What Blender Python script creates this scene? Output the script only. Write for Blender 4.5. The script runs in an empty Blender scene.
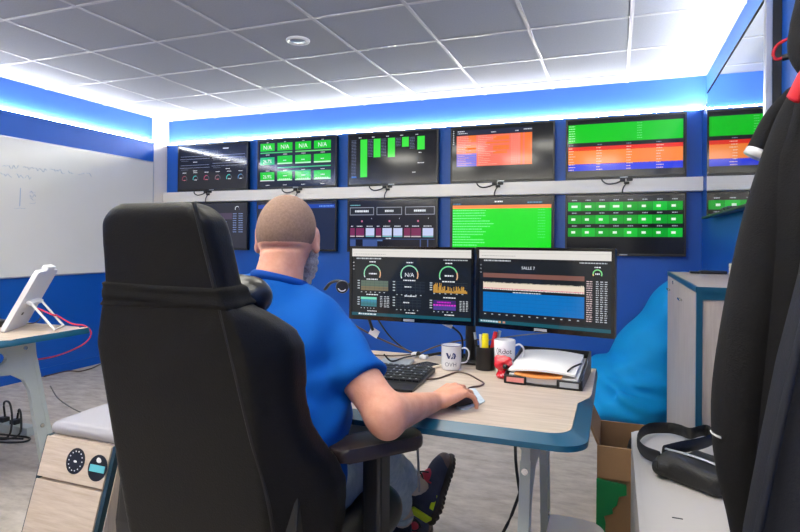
import bpy, bmesh, math, random
import numpy as np
from mathutils import Vector, Matrix, Euler
random.seed(7)
S = bpy.context.scene
COL = S.collection
PI = math.pi

# ------------------------------------------------------------------ helpers
def lin(c):
    out = []
    for v in c:
        v /= 255.0
        out.append(v/12.92 if v <= .04045 else ((v+.055)/1.055)**2.4)
    return tuple(out)

def new_mat(name):
    m = bpy.data.materials.new(name); m.use_nodes = True
    nt = m.node_tree
    return m, nt, nt.nodes['Principled BSDF']

def mat(name, rgb, rough=.5, metal=0, var=0, vscale=20, bump=0, bscale=60, spec=.5, stretch=(1,1,1), coat=0, sss=0, rgb2=None):
    m, nt, b = new_mat(name)
    c = lin(rgb)
    b.inputs['Base Color'].default_value = (*c, 1)
    b.inputs['Roughness'].default_value = rough
    b.inputs['Metallic'].default_value = metal
    b.inputs['Specular IOR Level'].default_value = spec
    if coat:
        b.inputs['Coat Weight'].default_value = coat; b.inputs['Coat Roughness'].default_value = .12
    if sss:
        b.inputs['Subsurface Weight'].default_value = sss
        b.inputs['Subsurface Radius'].default_value = (.012, .005, .003)
        b.inputs['Subsurface Scale'].default_value = 1
    tc = nt.nodes.new('ShaderNodeTexCoord'); mp = nt.nodes.new('ShaderNodeMapping')
    mp.inputs['Scale'].default_value = stretch
    nt.links.new(tc.outputs['Object'], mp.inputs['Vector'])
    if var or rgb2:
        n = nt.nodes.new('ShaderNodeTexNoise'); n.inputs['Scale'].default_value = vscale; n.inputs['Detail'].default_value = 6
        n.inputs['Roughness'].default_value = .65
        nt.links.new(mp.outputs[0], n.inputs['Vector'])
        r = nt.nodes.new('ShaderNodeValToRGB')
        c2 = lin(rgb2) if rgb2 else tuple(min(1, v*(1+var)) for v in c)
        c1 = c if rgb2 else tuple(v*(1-var) for v in c)
        r.color_ramp.elements[0].position = .3; r.color_ramp.elements[1].position = .7
        r.color_ramp.elements[0].color = (*c1, 1); r.color_ramp.elements[1].color = (*c2, 1)
        nt.links.new(n.outputs['Fac'], r.inputs['Fac']); nt.links.new(r.outputs['Color'], b.inputs['Base Color'])
    if bump:
        n = nt.nodes.new('ShaderNodeTexNoise'); n.inputs['Scale'].default_value = bscale; n.inputs['Detail'].default_value = 4
        nt.links.new(mp.outputs[0], n.inputs['Vector'])
        bp = nt.nodes.new('ShaderNodeBump'); bp.inputs['Strength'].default_value = bump; bp.inputs['Distance'].default_value = .01
        nt.links.new(n.outputs['Fac'], bp.inputs['Height']); nt.links.new(bp.outputs[0], b.inputs['Normal'])
    return m

def emit(name, rgb, strength):
    m, nt, b = new_mat(name)
    b.inputs['Base Color'].default_value = (.8, .8, .8, 1)
    b.inputs['Emission Color'].default_value = (*rgb, 1)
    b.inputs['Emission Strength'].default_value = strength
    return m

def obj(name, bm, m, parent=None, smooth=False, rel=False):
    """link a bmesh (world coordinates unless rel) as one object; under a parent the mesh is made relative to it"""
    me = bpy.data.meshes.new(name)
    if parent is not None and not rel:
        bmesh.ops.transform(bm, matrix=WM[parent.name].inverted(), verts=bm.verts)
    bmesh.ops.recalc_face_normals(bm, faces=bm.faces)
    bm.to_mesh(me); bm.free()
    for mm in (m if isinstance(m, (list, tuple)) else [m]):
        me.materials.append(mm)
    if smooth is True:
        me.shade_smooth()
    elif smooth:
        me.shade_smooth(); me.set_sharp_from_angle(angle=math.radians(smooth))
    o = bpy.data.objects.new(name, me); COL.objects.link(o)
    if parent is not None:
        o.parent = parent
        WM[o.name] = WM[parent.name].copy()
    else:
        WM[o.name] = Matrix()
    return o
WM = {}

def tag(o, label, cat, group=None, kind=None):
    o['label'] = label; o['category'] = cat
    if group: o['group'] = group
    if kind: o['kind'] = kind
    return o

def thing(name, label, cat, loc=(0,0,0), group=None, rotz=0):
    o = bpy.data.objects.new(name, None); COL.objects.link(o)
    o.empty_display_size = .05
    o.location = loc; o.rotation_euler = (0, 0, rotz)
    WM[o.name] = Matrix.Translation(loc) @ Matrix.Rotation(rotz, 4, 'Z')
    return tag(o, label, cat, group)

def struct(name, bm, m, smooth=False):
    o = obj(name, bm, m, None, smooth); o['kind'] = 'structure'; return o

def B(): return bmesh.new()

def box(bm, x0, x1, y0, y1, z0, z1, bev=0, seg=2, M=None):
    vs = [bm.verts.new((x, y, z)) for x in (x0, x1) for y in (y0, y1) for z in (z0, z1)]
    fs = [bm.faces.new([vs[i] for i in f]) for f in ((0,1,3,2),(4,6,7,5),(0,4,5,1),(2,3,7,6),(0,2,6,4),(1,5,7,3))]
    allv = set(vs)
    if bev:
        es = list({e for f in fs for e in f.edges})
        r = bmesh.ops.bevel(bm, geom=es, offset=bev, segments=seg, profile=.5, affect='EDGES', clamp_overlap=True)
        allv |= set(r['verts'])
    allv = [v for v in allv if v.is_valid]
    if M is not None: bmesh.ops.transform(bm, matrix=M, verts=allv)
    return bm

def frame_of(d):
    d = Vector(d).normalized()
    a = Vector((0,0,1)) if abs(d.z) < .9 else Vector((1,0,0))
    u = d.cross(a).normalized(); v = d.cross(u).normalized()
    return d, u, v

def catmull(pts, n=6):
    P = [Vector(p) for p in pts]
    if len(P) < 3: return P
    P = [P[0]*2-P[1]] + P + [P[-1]*2-P[-2]]
    out = []
    for i in range(1, len(P)-2):
        a, b, c, d = P[i-1:i+3]
        for k in range(n):
            t = k/n
            out.append(.5*((2*b)+(c-a)*t+(2*a-5*b+4*c-d)*t*t+(3*b-a-3*c+d)*t**3))
    out.append(P[-2]); return out

def tube(bm, pts, r, seg=8, smooth=True, flat=None, n=6):
    """tube along points; flat=(a,b) gives an elliptical/flat ribbon section (side, up)"""
    P = catmull(pts, n) if smooth else [Vector(p) for p in pts]
    rings = []
    d0 = None
    for i, p in enumerate(P):
        d = (P[min(i+1, len(P)-1)] - P[max(i-1, 0)])
        if d.length < 1e-9: d = d0 or Vector((0,0,1))
        d0 = d
        d, u, v = frame_of(d)
        if rings and abs(d.z) >= .9:
            u = (pu - d*pu.dot(d)).normalized(); v = d.cross(u).normalized()
        pu = u
        rr = r(i/(len(P)-1)) if callable(r) else r
        a, b = (flat if flat else (rr, rr))
        rings.append([bm.verts.new(p + u*(a*math.cos(2*PI*k/seg)) + v*(b*math.sin(2*PI*k/seg))) for k in range(seg)])
    skin_rings(bm, rings)
    return bm

def skin_rings(bm, rings, cap=True, closed=False):
    n = len(rings[0])
    m = len(rings)
    for i in range(m if closed else m-1):
        a, b = rings[i], rings[(i+1) % m]
        for k in range(n):
            bm.faces.new((a[k], a[(k+1) % n], b[(k+1) % n], b[k]))
    if cap and not closed:
        bm.faces.new(rings[0][::-1]); bm.faces.new(rings[-1])

def cyl(bm, p0, p1, r0, r1=None, seg=20):
    p0, p1 = Vector(p0), Vector(p1); r1 = r0 if r1 is None else r1
    d, u, v = frame_of(p1-p0)
    skin_rings(bm, [[bm.verts.new(p + u*(r*math.cos(2*PI*k/seg)) + v*(r*math.sin(2*PI*k/seg))) for k in range(seg)] for p, r in ((p0, r0), (p1, r1))])
    return bm

def lathe(bm, c, prof, seg=32, axis=(0,0,1)):
    """prof: list of (r, h); closed with caps"""
    c = Vector(c); d, u, v = frame_of(axis)
    skin_rings(bm, [[bm.verts.new(c + d*h + u*(max(r,1e-4)*math.cos(2*PI*k/seg)) + v*(max(r,1e-4)*math.sin(2*PI*k/seg))) for k in range(seg)] for r, h in prof])
    return bm

def prism(bm, poly, lo, hi, axes='xy', bev=0, M=None):
    """poly in the plane of two axes, extruded from lo to hi along the third"""
    def P(a, b, h):
        return {'xy': (a, b, h), 'xz': (a, h, b), 'yz': (h, a, b)}[axes]
    A = [bm.verts.new(P(a, b, lo)) for a, b in poly]; C = [bm.verts.new(P(a, b, hi)) for a, b in poly]
    n = len(poly)
    fs = [bm.faces.new(A[::-1]), bm.faces.new(C)]
    for k in range(n): fs.append(bm.faces.new((A[k], A[(k+1) % n], C[(k+1) % n], C[k])))
    if M is not None: bmesh.ops.transform(bm, matrix=M, verts=A+C)
    if bev:
        es = list({e for f in fs[:2] for e in f.edges})
        bmesh.ops.bevel(bm, geom=es, offset=bev, segments=2, profile=.5, affect='EDGES', clamp_overlap=True)
    return bm

def rrect(x0, x1, y0, y1, r, n=6, radii=None):
    rs = radii or (r, r, r, r)   # order: (x1,y1) (x0,y1) (x0,y0) (x1,y0)
    out = []
    for (cx, cy, a0, rr) in ((x1, y1, 0, rs[0]), (x0, y1, 90, rs[1]), (x0, y0, 180, rs[2]), (x1, y0, 270, rs[3])):
        ox = cx - rr if cx == x1 else cx + rr
        oy = cy - rr if cy == y1 else cy + rr
        for k in range(n+1):
            a = math.radians(a0 + 90*k/n)
            out.append((ox + rr*math.cos(a), oy + rr*math.sin(a)))
    return out

def ball(bm, c, r, seg=16):
    rx, ry, rz = r if isinstance(r, tuple) else (r, r, r)
    bmesh.ops.create_uvsphere(bm, u_segments=seg, v_segments=seg//2+2, radius=1, matrix=Matrix.Translation(c) @ Matrix.Diagonal((rx, ry, rz, 1)))
    return bm

def torus(bm, c, axis, R, r, seg=28, rs=8, a0=0, a1=2*PI):
    c = Vector(c); d, u, v = frame_of(axis); rings = []
    full = abs(a1-a0-2*PI) < 1e-6
    N = seg if full else seg+1
    for i in range(N):
        a = a0 + (a1-a0)*i/seg
        e = u*math.cos(a) + v*math.sin(a)
        rings.append([bm.verts.new(c + e*(R + r*math.cos(2*PI*k/rs)) + d*(r*math.sin(2*PI*k/rs))) for k in range(rs)])
    skin_rings(bm, rings, closed=full)
    return bm

_txt = {}
def text_mesh(s):
    if s not in _txt:
        cu = bpy.data.curves.new('t', 'FONT'); cu.body = s; cu.align_x = 'CENTER'; cu.align_y = 'CENTER'; cu.resolution_u = 3
        o = bpy.data.objects.new('t', cu); COL.objects.link(o)
        bpy.context.view_layer.update()
        me = bpy.data.meshes.new_from_object(o.evaluated_get(bpy.context.evaluated_depsgraph_get()))
        V = [tuple(v.co) for v in me.vertices]; F = [tuple(p.vertices) for p in me.polygons]
        bpy.data.objects.remove(o); bpy.data.curves.remove(cu); bpy.data.meshes.remove(me)
        _txt[s] = (V, F)
    return _txt[s]

# ------------------------------------------------------------------ signed distance modelling
class SDF:
    def __init__(s, lo, hi, h):
        s.h = h; s.lo = np.array(lo, np.float32)
        s.n = np.ceil((np.array(hi)-np.array(lo))/h).astype(int)+1
        s.F = np.full(s.n, .2, np.float32)
    def block(s, lo, hi):
        a = np.clip(np.floor((np.array(lo)-s.lo)/s.h).astype(int), 0, s.n); b = np.clip(np.ceil((np.array(hi)-s.lo)/s.h).astype(int)+1, 0, s.n)
        sl = tuple(slice(i, j) for i, j in zip(a, b))
        g = [(s.lo[i]+s.h*np.arange(a[i], b[i], dtype=np.float32)) for i in range(3)]
        return sl, g[0][:, None, None], g[1][None, :, None], g[2][None, None, :]
    def put(s, lo, hi, fn, k, op='u'):
        m = k + 4*s.h
        sl, X, Y, Z = s.block(np.array(lo)-m, np.array(hi)+m)
        if 0 in s.F[sl].shape: return
        d = fn(X, Y, Z).astype(np.float32)
        A = s.F[sl]
        if op == 'u':
            hh = np.maximum(k-np.abs(A-d), 0)/k if k > 0 else 0
            s.F[sl] = np.minimum(A, d) - hh*hh*k/4
        else:
            d = -d
            hh = np.maximum(k-np.abs(A-d), 0)/k if k > 0 else 0
            s.F[sl] = np.maximum(A, d) + hh*hh*k/4
        return s
    def cap(s, a, b, ra, rb=None, k=.02, op='u', grow=0):
        rb = ra if rb is None else rb
        ra += grow; rb += grow
        a = np.array(a, float); b = np.array(b, float); ab = b-a; L2 = max(ab@ab, 1e-12); R = max(ra, rb)
        def fn(X, Y, Z):
            t = np.clip(((X-a[0])*ab[0]+(Y-a[1])*ab[1]+(Z-a[2])*ab[2])/L2, 0, 1)
            return np.sqrt((X-a[0]-t*ab[0])**2+(Y-a[1]-t*ab[1])**2+(Z-a[2]-t*ab[2])**2) - (ra+(rb-ra)*t)
        return s.put(np.minimum(a, b)-R, np.maximum(a, b)+R, fn, k, op)
    def ell(s, c, r, rot=None, k=.02, op='u', grow=0):
        c = np.array(c, float); r = np.array(r, float)+grow; M = np.array(rot.transposed() if rot is not None else Matrix.Identity(3))
        def fn(X, Y, Z):
            x, y, z = X-c[0], Y-c[1], Z-c[2]
            p = M[0,0]*x+M[0,1]*y+M[0,2]*z; q = M[1,0]*x+M[1,1]*y+M[1,2]*z; w = M[2,0]*x+M[2,1]*y+M[2,2]*z
            k0 = np.sqrt((p/r[0])**2+(q/r[1])**2+(w/r[2])**2)+1e-9
            k1 = np.sqrt((p/r[0]**2)**2+(q/r[1]**2)**2+(w/r[2]**2)**2)+1e-9
            return np.where(k0 < .05, -r.min(), k0*(k0-1)/k1)
        R = r.max()
        return s.put(c-R, c+R, fn, k, op)
    def rbox(s, c, half, rad, rot=None, k=.02, op='u', grow=0):
        c = np.array(c, float); h = np.array(half, float)-rad; M = np.array(rot.transposed() if rot is not None else Matrix.Identity(3)); rad += grow
        def fn(X, Y, Z):
            x, y, z = X-c[0], Y-c[1], Z-c[2]
            q = [np.abs(M[i,0]*x+M[i,1]*y+M[i,2]*z)-h[i] for i in range(3)]
            return np.sqrt(sum(np.maximum(v, 0)**2 for v in q)) + np.minimum(np.maximum(np.maximum(q[0], q[1]), q[2]), 0) - rad
        R = np.linalg.norm(half)
        return s.put(c-R, c+R, fn, k, op)
    def plane(s, p, n, k=.004):
        """cut away the side the normal points to"""
        p = np.array(p, float); n = np.array(n, float); n /= np.linalg.norm(n)
        sl, X, Y, Z = s.block(s.lo, s.lo+s.h*s.n)
        d = ((X-p[0])*n[0]+(Y-p[1])*n[1]+(Z-p[2])*n[2]).astype(np.float32)
        hh = np.maximum(k-np.abs(s.F-d), 0)/k
        s.F = np.maximum(s.F, d)+hh*hh*k/4
        return s
    def mod(s, fn):
        sl, X, Y, Z = s.block(s.lo, s.lo+s.h*s.n)
        s.F = s.F + fn(X, Y, Z).astype(np.float32); return s
    def bm(s, M=None):
        F = s.F.copy()
        F[0] = F[-1] = .2; F[:, 0] = F[:, -1] = .2; F[:, :, 0] = F[:, :, -1] = .2
        I = F < 0
        nx, ny, nz = F.shape
        cnt = np.zeros((nx-1, ny-1, nz-1), np.int8)
        for i in (0, 1):
            for j in (0, 1):
                for k in (0, 1):
                    cnt += I[i:nx-1+i, j:ny-1+j, k:nz-1+k]
        act = (cnt > 0) & (cnt < 8)
        idx = np.argwhere(act)
        vid = np.full(act.shape, -1, np.int32); vid[act] = np.arange(len(idx))
        acc = np.zeros((len(idx), 3)); num = np.zeros(len(idx))
        corners = [(0,0,0),(1,0,0),(0,1,0),(1,1,0),(0,0,1),(1,0,1),(0,1,1),(1,1,1)]
        for a in range(8):
            for b in range(a+1, 8):
                ca, cb = np.array(corners[a]), np.array(corners[b])
                if np.abs(ca-cb).sum() != 1: continue
                ia, ib = idx+ca, idx+cb
                fa, fb = F[ia[:,0], ia[:,1], ia[:,2]], F[ib[:,0], ib[:,1], ib[:,2]]
                cr = (fa < 0) != (fb < 0)
                t = fa/(fa-fb+1e-12)
                p = ca+(cb-ca)*t[:, None]
                acc[cr] += p[cr]; num[cr] += 1
        V = (idx + acc/num[:, None])*s.h + s.lo
        quads = []
        for ax in range(3):
            sl0 = [slice(None)]*3; sl1 = [slice(None)]*3
            sl0[ax] = slice(0, -1); sl1[ax] = slice(1, None)
            A, C = I[tuple(sl0)], I[tuple(sl1)]
            e = np.argwhere(A != C)
            u, v = (ax+1) % 3, (ax+2) % 3
            ok = (e[:, u] > 0) & (e[:, v] > 0) & (e[:, u] < F.shape[u]-1) & (e[:, v] < F.shape[v]-1)
            e = e[ok]
            q = []
            for du, dv in ((-1,-1),(0,-1),(0,0),(-1,0)):
                ee = e.copy(); ee[:, u] += du; ee[:, v] += dv
                q.append(vid[ee[:,0], ee[:,1], ee[:,2]])
            q = np.stack(q, 1)
            flip = C[e[:,0], e[:,1], e[:,2]]
            q[flip] = q[flip][:, ::-1]
            quads.append(q)
        Q = np.concatenate(quads)
        # light Laplacian relaxation for a clean surface
        for _ in range(2):
            nb = np.zeros_like(V); nc = np.zeros(len(V))
            for i in range(4):
                for j in (Q[:, (i+1) % 4], Q[:, (i-1) % 4]):
                    np.add.at(nb, Q[:, i], V[j]); np.add.at(nc, Q[:, i], 1)
            V = V*.5 + .5*nb/np.maximum(nc, 1)[:, None]
        b = bmesh.new()
        vs = [b.verts.new(p) for p in V.tolist()]
        for q in Q.tolist():
            if len(set(q)) == 4:
                try: b.faces.new([vs[i] for i in q])
                except ValueError: pass
        if M is not None: bmesh.ops.transform(b, matrix=M, verts=b.verts)
        return b

# ------------------------------------------------------------------ camera
cam = bpy.data.cameras.new('camera'); co = bpy.data.objects.new('camera', cam); COL.objects.link(co)
cam.sensor_fit = 'HORIZONTAL'; cam.sensor_width = 36; cam.lens = 567/800*36
cam.shift_y = -(266-241.4)/800
cam.clip_start = .05
co.matrix_world = Matrix.Translation((0,0,1.2)) @ Matrix.Rotation(math.radians(20.8), 4, 'Z') @ Matrix.Rotation(PI/2, 4, 'X') @ Matrix.Rotation(math.radians(.434), 4, 'Z')
S.camera = co
S.view_settings.view_transform = 'Standard'; S.view_settings.look = 'None'
S.view_settings.exposure = 0; S.view_settings.gamma = 1; S.view_settings.use_curve_mapping = False
S.cycles.use_denoising = True; S.cycles.max_bounces = 10; S.cycles.diffuse_bounces = 6; S.cycles.glossy_bounces = 5
S.cycles.sample_clamp_indirect = 6
w = bpy.data.worlds.new('world'); S.world = w; w.use_nodes = True
w.node_tree.nodes['Background'].inputs[0].default_value = (.5, .55, .6, 1); w.node_tree.nodes['Background'].inputs[1].default_value = .3

# ------------------------------------------------------------------ materials
M = {}
M['band'] = mat('led_lit_blue', (60, 114, 202), .5, var=.03, vscale=3)  # wall blue made paler, the glow of the LED strips put into the colour
M['blue'] = mat('blue_wall_paint', (0, 82, 174), .45, var=.04, vscale=3, bump=.05, bscale=250)
M['white_wall'] = mat('white_paint', (246, 238, 226), .5, var=.02, vscale=4)
M['ceil'] = mat('ceiling_tile', (150, 153, 161), .9, var=.05, vscale=90, bump=.15, bscale=300)
M['tbar'] = mat('white_metal_grid', (172, 172, 178), .4)
M['carpet'] = mat('carpet', (166, 156, 148), .95, rgb2=(206, 197, 188), vscale=7, bump=.5, bscale=350, stretch=(1, 2.2, 1), spec=.1)
M['black_plastic'] = mat('black_plastic', (16, 16, 18), .38, bump=.03, bscale=300)
M['black_gloss'] = mat('black_gloss', (8, 8, 10), .16)
M['leather'] = mat('black_leather', (9, 8, 8), .5, bump=.12, bscale=260, spec=.2)
M['leather_side'] = mat('black_leather_side', (8, 7, 7), .36, bump=.1, bscale=260, spec=.5)
M['strap'] = mat('black_elastic', (17, 16, 15), .85, bump=.2, bscale=500, spec=.2)
M['armpad'] = mat('brown_black_armpad', (38, 28, 27), .42)
M['thread'] = mat('dark_seam', (6, 6, 6), .7)
M['wood'] = mat('pale_oak', (174, 156, 140), .42, rgb2=(202, 187, 173), vscale=5, stretch=(1.2, 14, 14))
M['wood_y'] = mat('pale_oak_upright', (172, 158, 146), .45, rgb2=(198, 186, 174), vscale=5, stretch=(14, 14, 1.2))
M['teal'] = mat('teal_edge_band', (10, 72, 98), .35)
M['dark_teal'] = mat('dark_teal_edge', (10, 46, 62), .4)
M['legmetal'] = mat('pale_grey_metal', (172, 180, 178), .4, var=.03, vscale=8)
M['legdark'] = mat('grey_metal_inside', (92, 96, 98), .45)
M['steel'] = mat('steel', (190, 190, 190), .25, metal=1)
M['white_plastic'] = mat('white_plastic', (222, 222, 226), .35)
M['cream_plastic'] = mat('cream_plastic', (236, 222, 200), .4)
M['duct'] = mat('white_duct', (246, 242, 234), .4)
M['board'] = mat('whiteboard_enamel', (236, 234, 228), .2, var=.012, vscale=2)
M['ink'] = mat('faded_blue_ink', (150, 176, 208), .5)
M['mirror'] = mat('mirror_glass', (215, 218, 222), .015, metal=1)
M['alu'] = mat('brushed_aluminium', (196, 196, 198), .3, metal=.8)
M['skin'] = mat('skin', (206, 142, 116), .5, rgb2=(222, 164, 138), vscale=28, bump=.08, bscale=140, sss=.12, spec=.35)
M['scalp'] = mat('shaved_hair', (118, 92, 77), .75, rgb2=(142, 114, 98), vscale=160, bump=.2, bscale=500, spec=.25)
M['beard'] = mat('grey_beard', (172, 162, 152), .85, rgb2=(216, 208, 200), vscale=160, bump=.9, bscale=170, spec=.2)
M['shirt'] = mat('blue_cotton', (8, 84, 164), .85, var=.06, vscale=8, bump=.1, bscale=400, spec=.15)
M['collar'] = mat('navy_cotton', (10, 66, 146), .85, spec=.15)
M['jeans'] = mat('washed_denim', (142, 160, 172), .9, rgb2=(174, 188, 196), vscale=26, bump=.25, bscale=300, spec=.15)
M['boot'] = mat('dark_boot_suede', (46, 52, 74), .75, bump=.2, bscale=200, var=.2)
M['boot_top'] = mat('brown_boot_cap', (96, 78, 72), .6, bump=.2, bscale=150)
M['sole'] = mat('boot_rubber', (44, 36, 34), .6)
M['lime'] = mat('lime_tab', (190, 214, 30), .5)
M['red_lace'] = mat('red_lace', (186, 40, 60), .7)
M['sock'] = mat('beige_sock', (182, 168, 152), .9)
M['bean'] = mat('bright_blue_fabric', (4, 146, 214), .7, var=.05, vscale=5, bump=.15, bscale=220, spec=.25)
M['cardboard'] = mat('cardboard', (150, 116, 82), .8, var=.06, vscale=12)
M['green_tape'] = mat('green_tape', (10, 120, 62), .4)
M['bench'] = mat('white_vinyl', (192, 187, 184), .5, var=.015, vscale=3)
M['bagfab'] = mat('black_nylon', (22, 22, 24), .55, bump=.25, bscale=300)
M['coat'] = mat('black_coat_cloth', (13, 12, 14), .85, bump=.2, bscale=300, var=.15, spec=.25)
M['navy'] = mat('navy_coat_cloth', (17, 19, 28), .75, bump=.15, bscale=260, var=.15, spec=.3)
M['red'] = mat('red_trim', (200, 20, 36), .6)
M['grey_trim'] = mat('light_grey_trim', (190, 190, 192), .5)
M['mug'] = mat('white_ceramic', (228, 228, 232), .12, coat=.4)
M['navy_ink'] = mat('navy_print', (14, 40, 96), .3)
M['grey_ink'] = mat('grey_print', (92, 102, 120), .4)
M['black_ink'] = mat('black_print', (20, 20, 24), .4)
M['redgloss'] = mat('red_glass', (206, 10, 34), .1, coat=.6)
M['paper'] = mat('paper', (232, 230, 230), .8)
M['orange_paper'] = mat('orange_folder', (216, 140, 70), .7)
M['pink_label'] = mat('pink_label', (222, 140, 130), .6)
M['yellow'] = mat('yellow_marker', (236, 220, 10), .4)
M['red_pen'] = mat('red_marker', (200, 30, 40), .4)
M['key'] = mat('black_keycap', (24, 25, 28), .4)
M['legend'] = mat('keycap_legend', (180, 184, 190), .5)
M['silver'] = mat('silver_metal', (176, 182, 190), .3, metal=.5)
M['cable'] = mat('black_cable', (14, 14, 16), .5)
M['brown_cable'] = mat('brown_cable', (84, 66, 60), .5)
M['grey_cable'] = mat('grey_cable', (120, 118, 116), .5)
M['pink_cable'] = mat('pink_cable', (196, 40, 72), .5)
M['padcard'] = mat('pale_blue_pad', (164, 184, 204), .45, rgb2=(206, 214, 222), vscale=60)
M['dark_mouse'] = mat('dark_brown_mouse', (44, 34, 30), .4)
M['badge'] = mat('black_badge', (12, 18, 30), .35)
M['badge_pic'] = mat('badge_cyan', (90, 176, 190), .4)
M['cushion'] = mat('white_cushion_vinyl', (150, 148, 155), .45, var=.02, vscale=4)
M['led'] = emit('cool_led', (1.0, .985, .89), 235)
M['fill_light'] = emit('fill_panel_glow', (1.0, .97, .86), 32)  # emitter of the fill panels added out of view
M['fill_light_dim'] = emit('dim_fill_panel_glow', (1.0, .97, .86), 21)  # weaker emitter for the added panels nearest the desks
M['eye'] = mat('eye', (230, 226, 220), .2)

# screen picture: colours come from what each screen displays
def screen_mat():
    m, nt, b = new_mat('lit_screen')
    b.inputs['Base Color'].default_value = (.006, .006, .008, 1); b.inputs['Roughness'].default_value = .11
    b.inputs['Specular IOR Level'].default_value = .32
    a = nt.nodes.new('ShaderNodeAttribute'); a.attribute_name = 'col'
    nt.links.new(a.outputs['Color'], b.inputs['Emission Color']); b.inputs['Emission Strength'].default_value = 1.0
    return m
M['screen'] = screen_mat()

# ------------------------------------------------------------------ the room
XL, XR, YB, YF, ZC, ZP = -4.65, .625, 4.95, -1.6, 2.511, 2.232
XL2, XR2, YB2, YF2 = -4.675, .655, 4.975, -1.7
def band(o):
    # recessed strip above the panels: LED glow put into a paler blue
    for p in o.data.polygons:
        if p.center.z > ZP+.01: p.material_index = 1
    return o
b = B(); box(b, XL2-.1, XR2+.1, YF2-.1, YB2+.1, -.1, 0); struct('floor', b, M['carpet'])
b = B(); box(b, XL2-.1, XR2+.1, YF2-.1, YB2+.1, ZC, ZC+.1); struct('ceiling', b, M['ceil'])
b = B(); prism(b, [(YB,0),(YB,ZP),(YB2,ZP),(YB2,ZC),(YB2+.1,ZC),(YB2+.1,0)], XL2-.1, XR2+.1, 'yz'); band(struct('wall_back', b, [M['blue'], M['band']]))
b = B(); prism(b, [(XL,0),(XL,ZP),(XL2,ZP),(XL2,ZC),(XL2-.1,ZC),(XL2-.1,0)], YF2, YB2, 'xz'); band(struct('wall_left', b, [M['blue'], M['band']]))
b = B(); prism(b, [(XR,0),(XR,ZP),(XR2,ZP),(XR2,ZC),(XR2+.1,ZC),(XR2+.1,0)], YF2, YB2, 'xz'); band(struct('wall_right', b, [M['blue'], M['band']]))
b = B(); prism(b, [(YF,0),(YF,ZP),(YF2,ZP),(YF2,ZC),(YF2-.1,ZC),(YF2-.1,0)], XL2-.1, XR2+.1, 'yz'); struct('wall_front', b, M['white_wall'])
# thin capping lip along the top of the blue panels
b = B(); box(b, XL, XR, YB-.006, YB+.004, ZP-.012, ZP+.012); struct('trim_1', b, M['blue'])
b = B(); box(b, XL-.004, XL+.006, YF, 4.76, ZP-.012, ZP+.012); struct('trim_2', b, M['blue'])
b = B(); box(b, XR-.006, XR+.004, YF, YB, ZP-.012, ZP+.012); struct('trim_3', b, M['blue'])
# white corner pilaster between the left and back walls
b = B(); box(b, XL-.1, XL+.004, 4.76, YB2, 0, ZC); struct('trim_4', b, M['white_wall'])
# suspended ceiling grid
b = B()
for k in range(-1, 9):
    x = .079-.5853*k
    if XL2 < x < XR2: box(b, x-.011, x+.011, YF2, YB2, ZC-.004, ZC+.01)
for k in range(-8, 4):
    y = 2.936+.603*k
    if YF2 < y < YB2: box(b, XL2, XR2, y-.011, y+.011, ZC-.0045, ZC+.01)
struct('trim_5', b, M['tbar'])
b = B(); box(b, XL, XL+.012, YF, 4.76, 0, .075, .003); struct('baseboard_left', b, M['blue'])
b = B(); box(b, XL+.012, XR, YB-.012, YB, 0, .075, .003); struct('baseboard_back', b, M['blue'])
b = B(); box(b, XR-.012, XR, YF, YB-.012, 0, .075, .003); struct('baseboard_right', b, M['blue'])
# LED strips lying on the ledges
b = B(); box(b, XL+.02, XR-.0, 4.955, 4.965, ZP+.0125, ZP+.021); struct('trim_6', b, M['led'])
b = B(); box(b, XL-.015, XL-.005, YF+.02, 4.74, ZP+.0125, ZP+.021); struct('trim_7', b, M['led'])
b = B(); box(b, XR+.006, XR+.016, YF+.02, YB-.02, ZP+.0125, ZP+.021); struct('trim_8', b, M['led'])
b = B(); box(b, XL+.02, XR-.02, YF-.06, YF-.042, ZP+.001, ZP+.014); struct('trim_9', b, M['led'])  # unseen strip behind the camera, added for more light

# unseen fill panels added to brighten the room, and the round recessed fitting
def fill_panel(kx, ky, label):
    x0 = .08-.5853*kx; y0 = 2.936+.603*ky
    t = thing('fill_panel', label, 'light', (x0+.296, y0+.305, ZC-.012), 'added square fill panels')
    b = B()
    for (a0, a1, c0, c1) in ((.02,.05,.02,.59), (.542,.572,.02,.59), (.05,.542,.02,.05), (.05,.542,.56,.59)):
        box(b, x0+a0, x0+a1, y0+c0, y0+c1, ZC-.012, ZC-.001)
    obj('frame', b, M['white_plastic'], t)
    b = B(); box(b, x0+.05, x0+.542, y0+.05, y0+.56, ZC-.010, ZC-.002); obj('diffuser', b, M['fill_light_dim' if ky == -2 else 'fill_light'], t)
fill_panel(2, -2, 'added unseen square fill light panel right above the seated man')
fill_panel(6, -3, 'added unseen square fill light panel above the left desk, nearer the whiteboard')
fill_panel(4, -2, 'added unseen square fill light panel between the two desks, nearer the left desk')
fill_panel(1, -5, 'added unseen square fill light panel at the back of the room, behind the coats')
fill_panel(5, -5, 'added unseen square fill light panel at the back left of the room')
fill_panel(3, -4, 'added unseen square fill light panel in the middle, behind the office chair')
t = thing('ceiling_spotlight', 'small round recessed fitting with white ring in a grey ceiling tile', 'ceiling fitting', (-1.947, 3.222, ZC))
b = B(); torus(b, (-1.947,3.222,ZC-.004), (0,0,1), .066, .012, 36); obj('ring', b, M['white_plastic'], t, True)
b = B(); lathe(b, (-1.947,3.222,ZC-.012), [(.0,0),(.045,0),(.05,.004),(.05,.012)], 32); obj('lens', b, M['silver'], t, 40)
b = B(); lathe(b, (-1.947,3.222,ZC-.004), [(.0,0),(.06,0),(.06,.006)], 32); obj('recess', b, M['black_plastic'], t)

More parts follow.
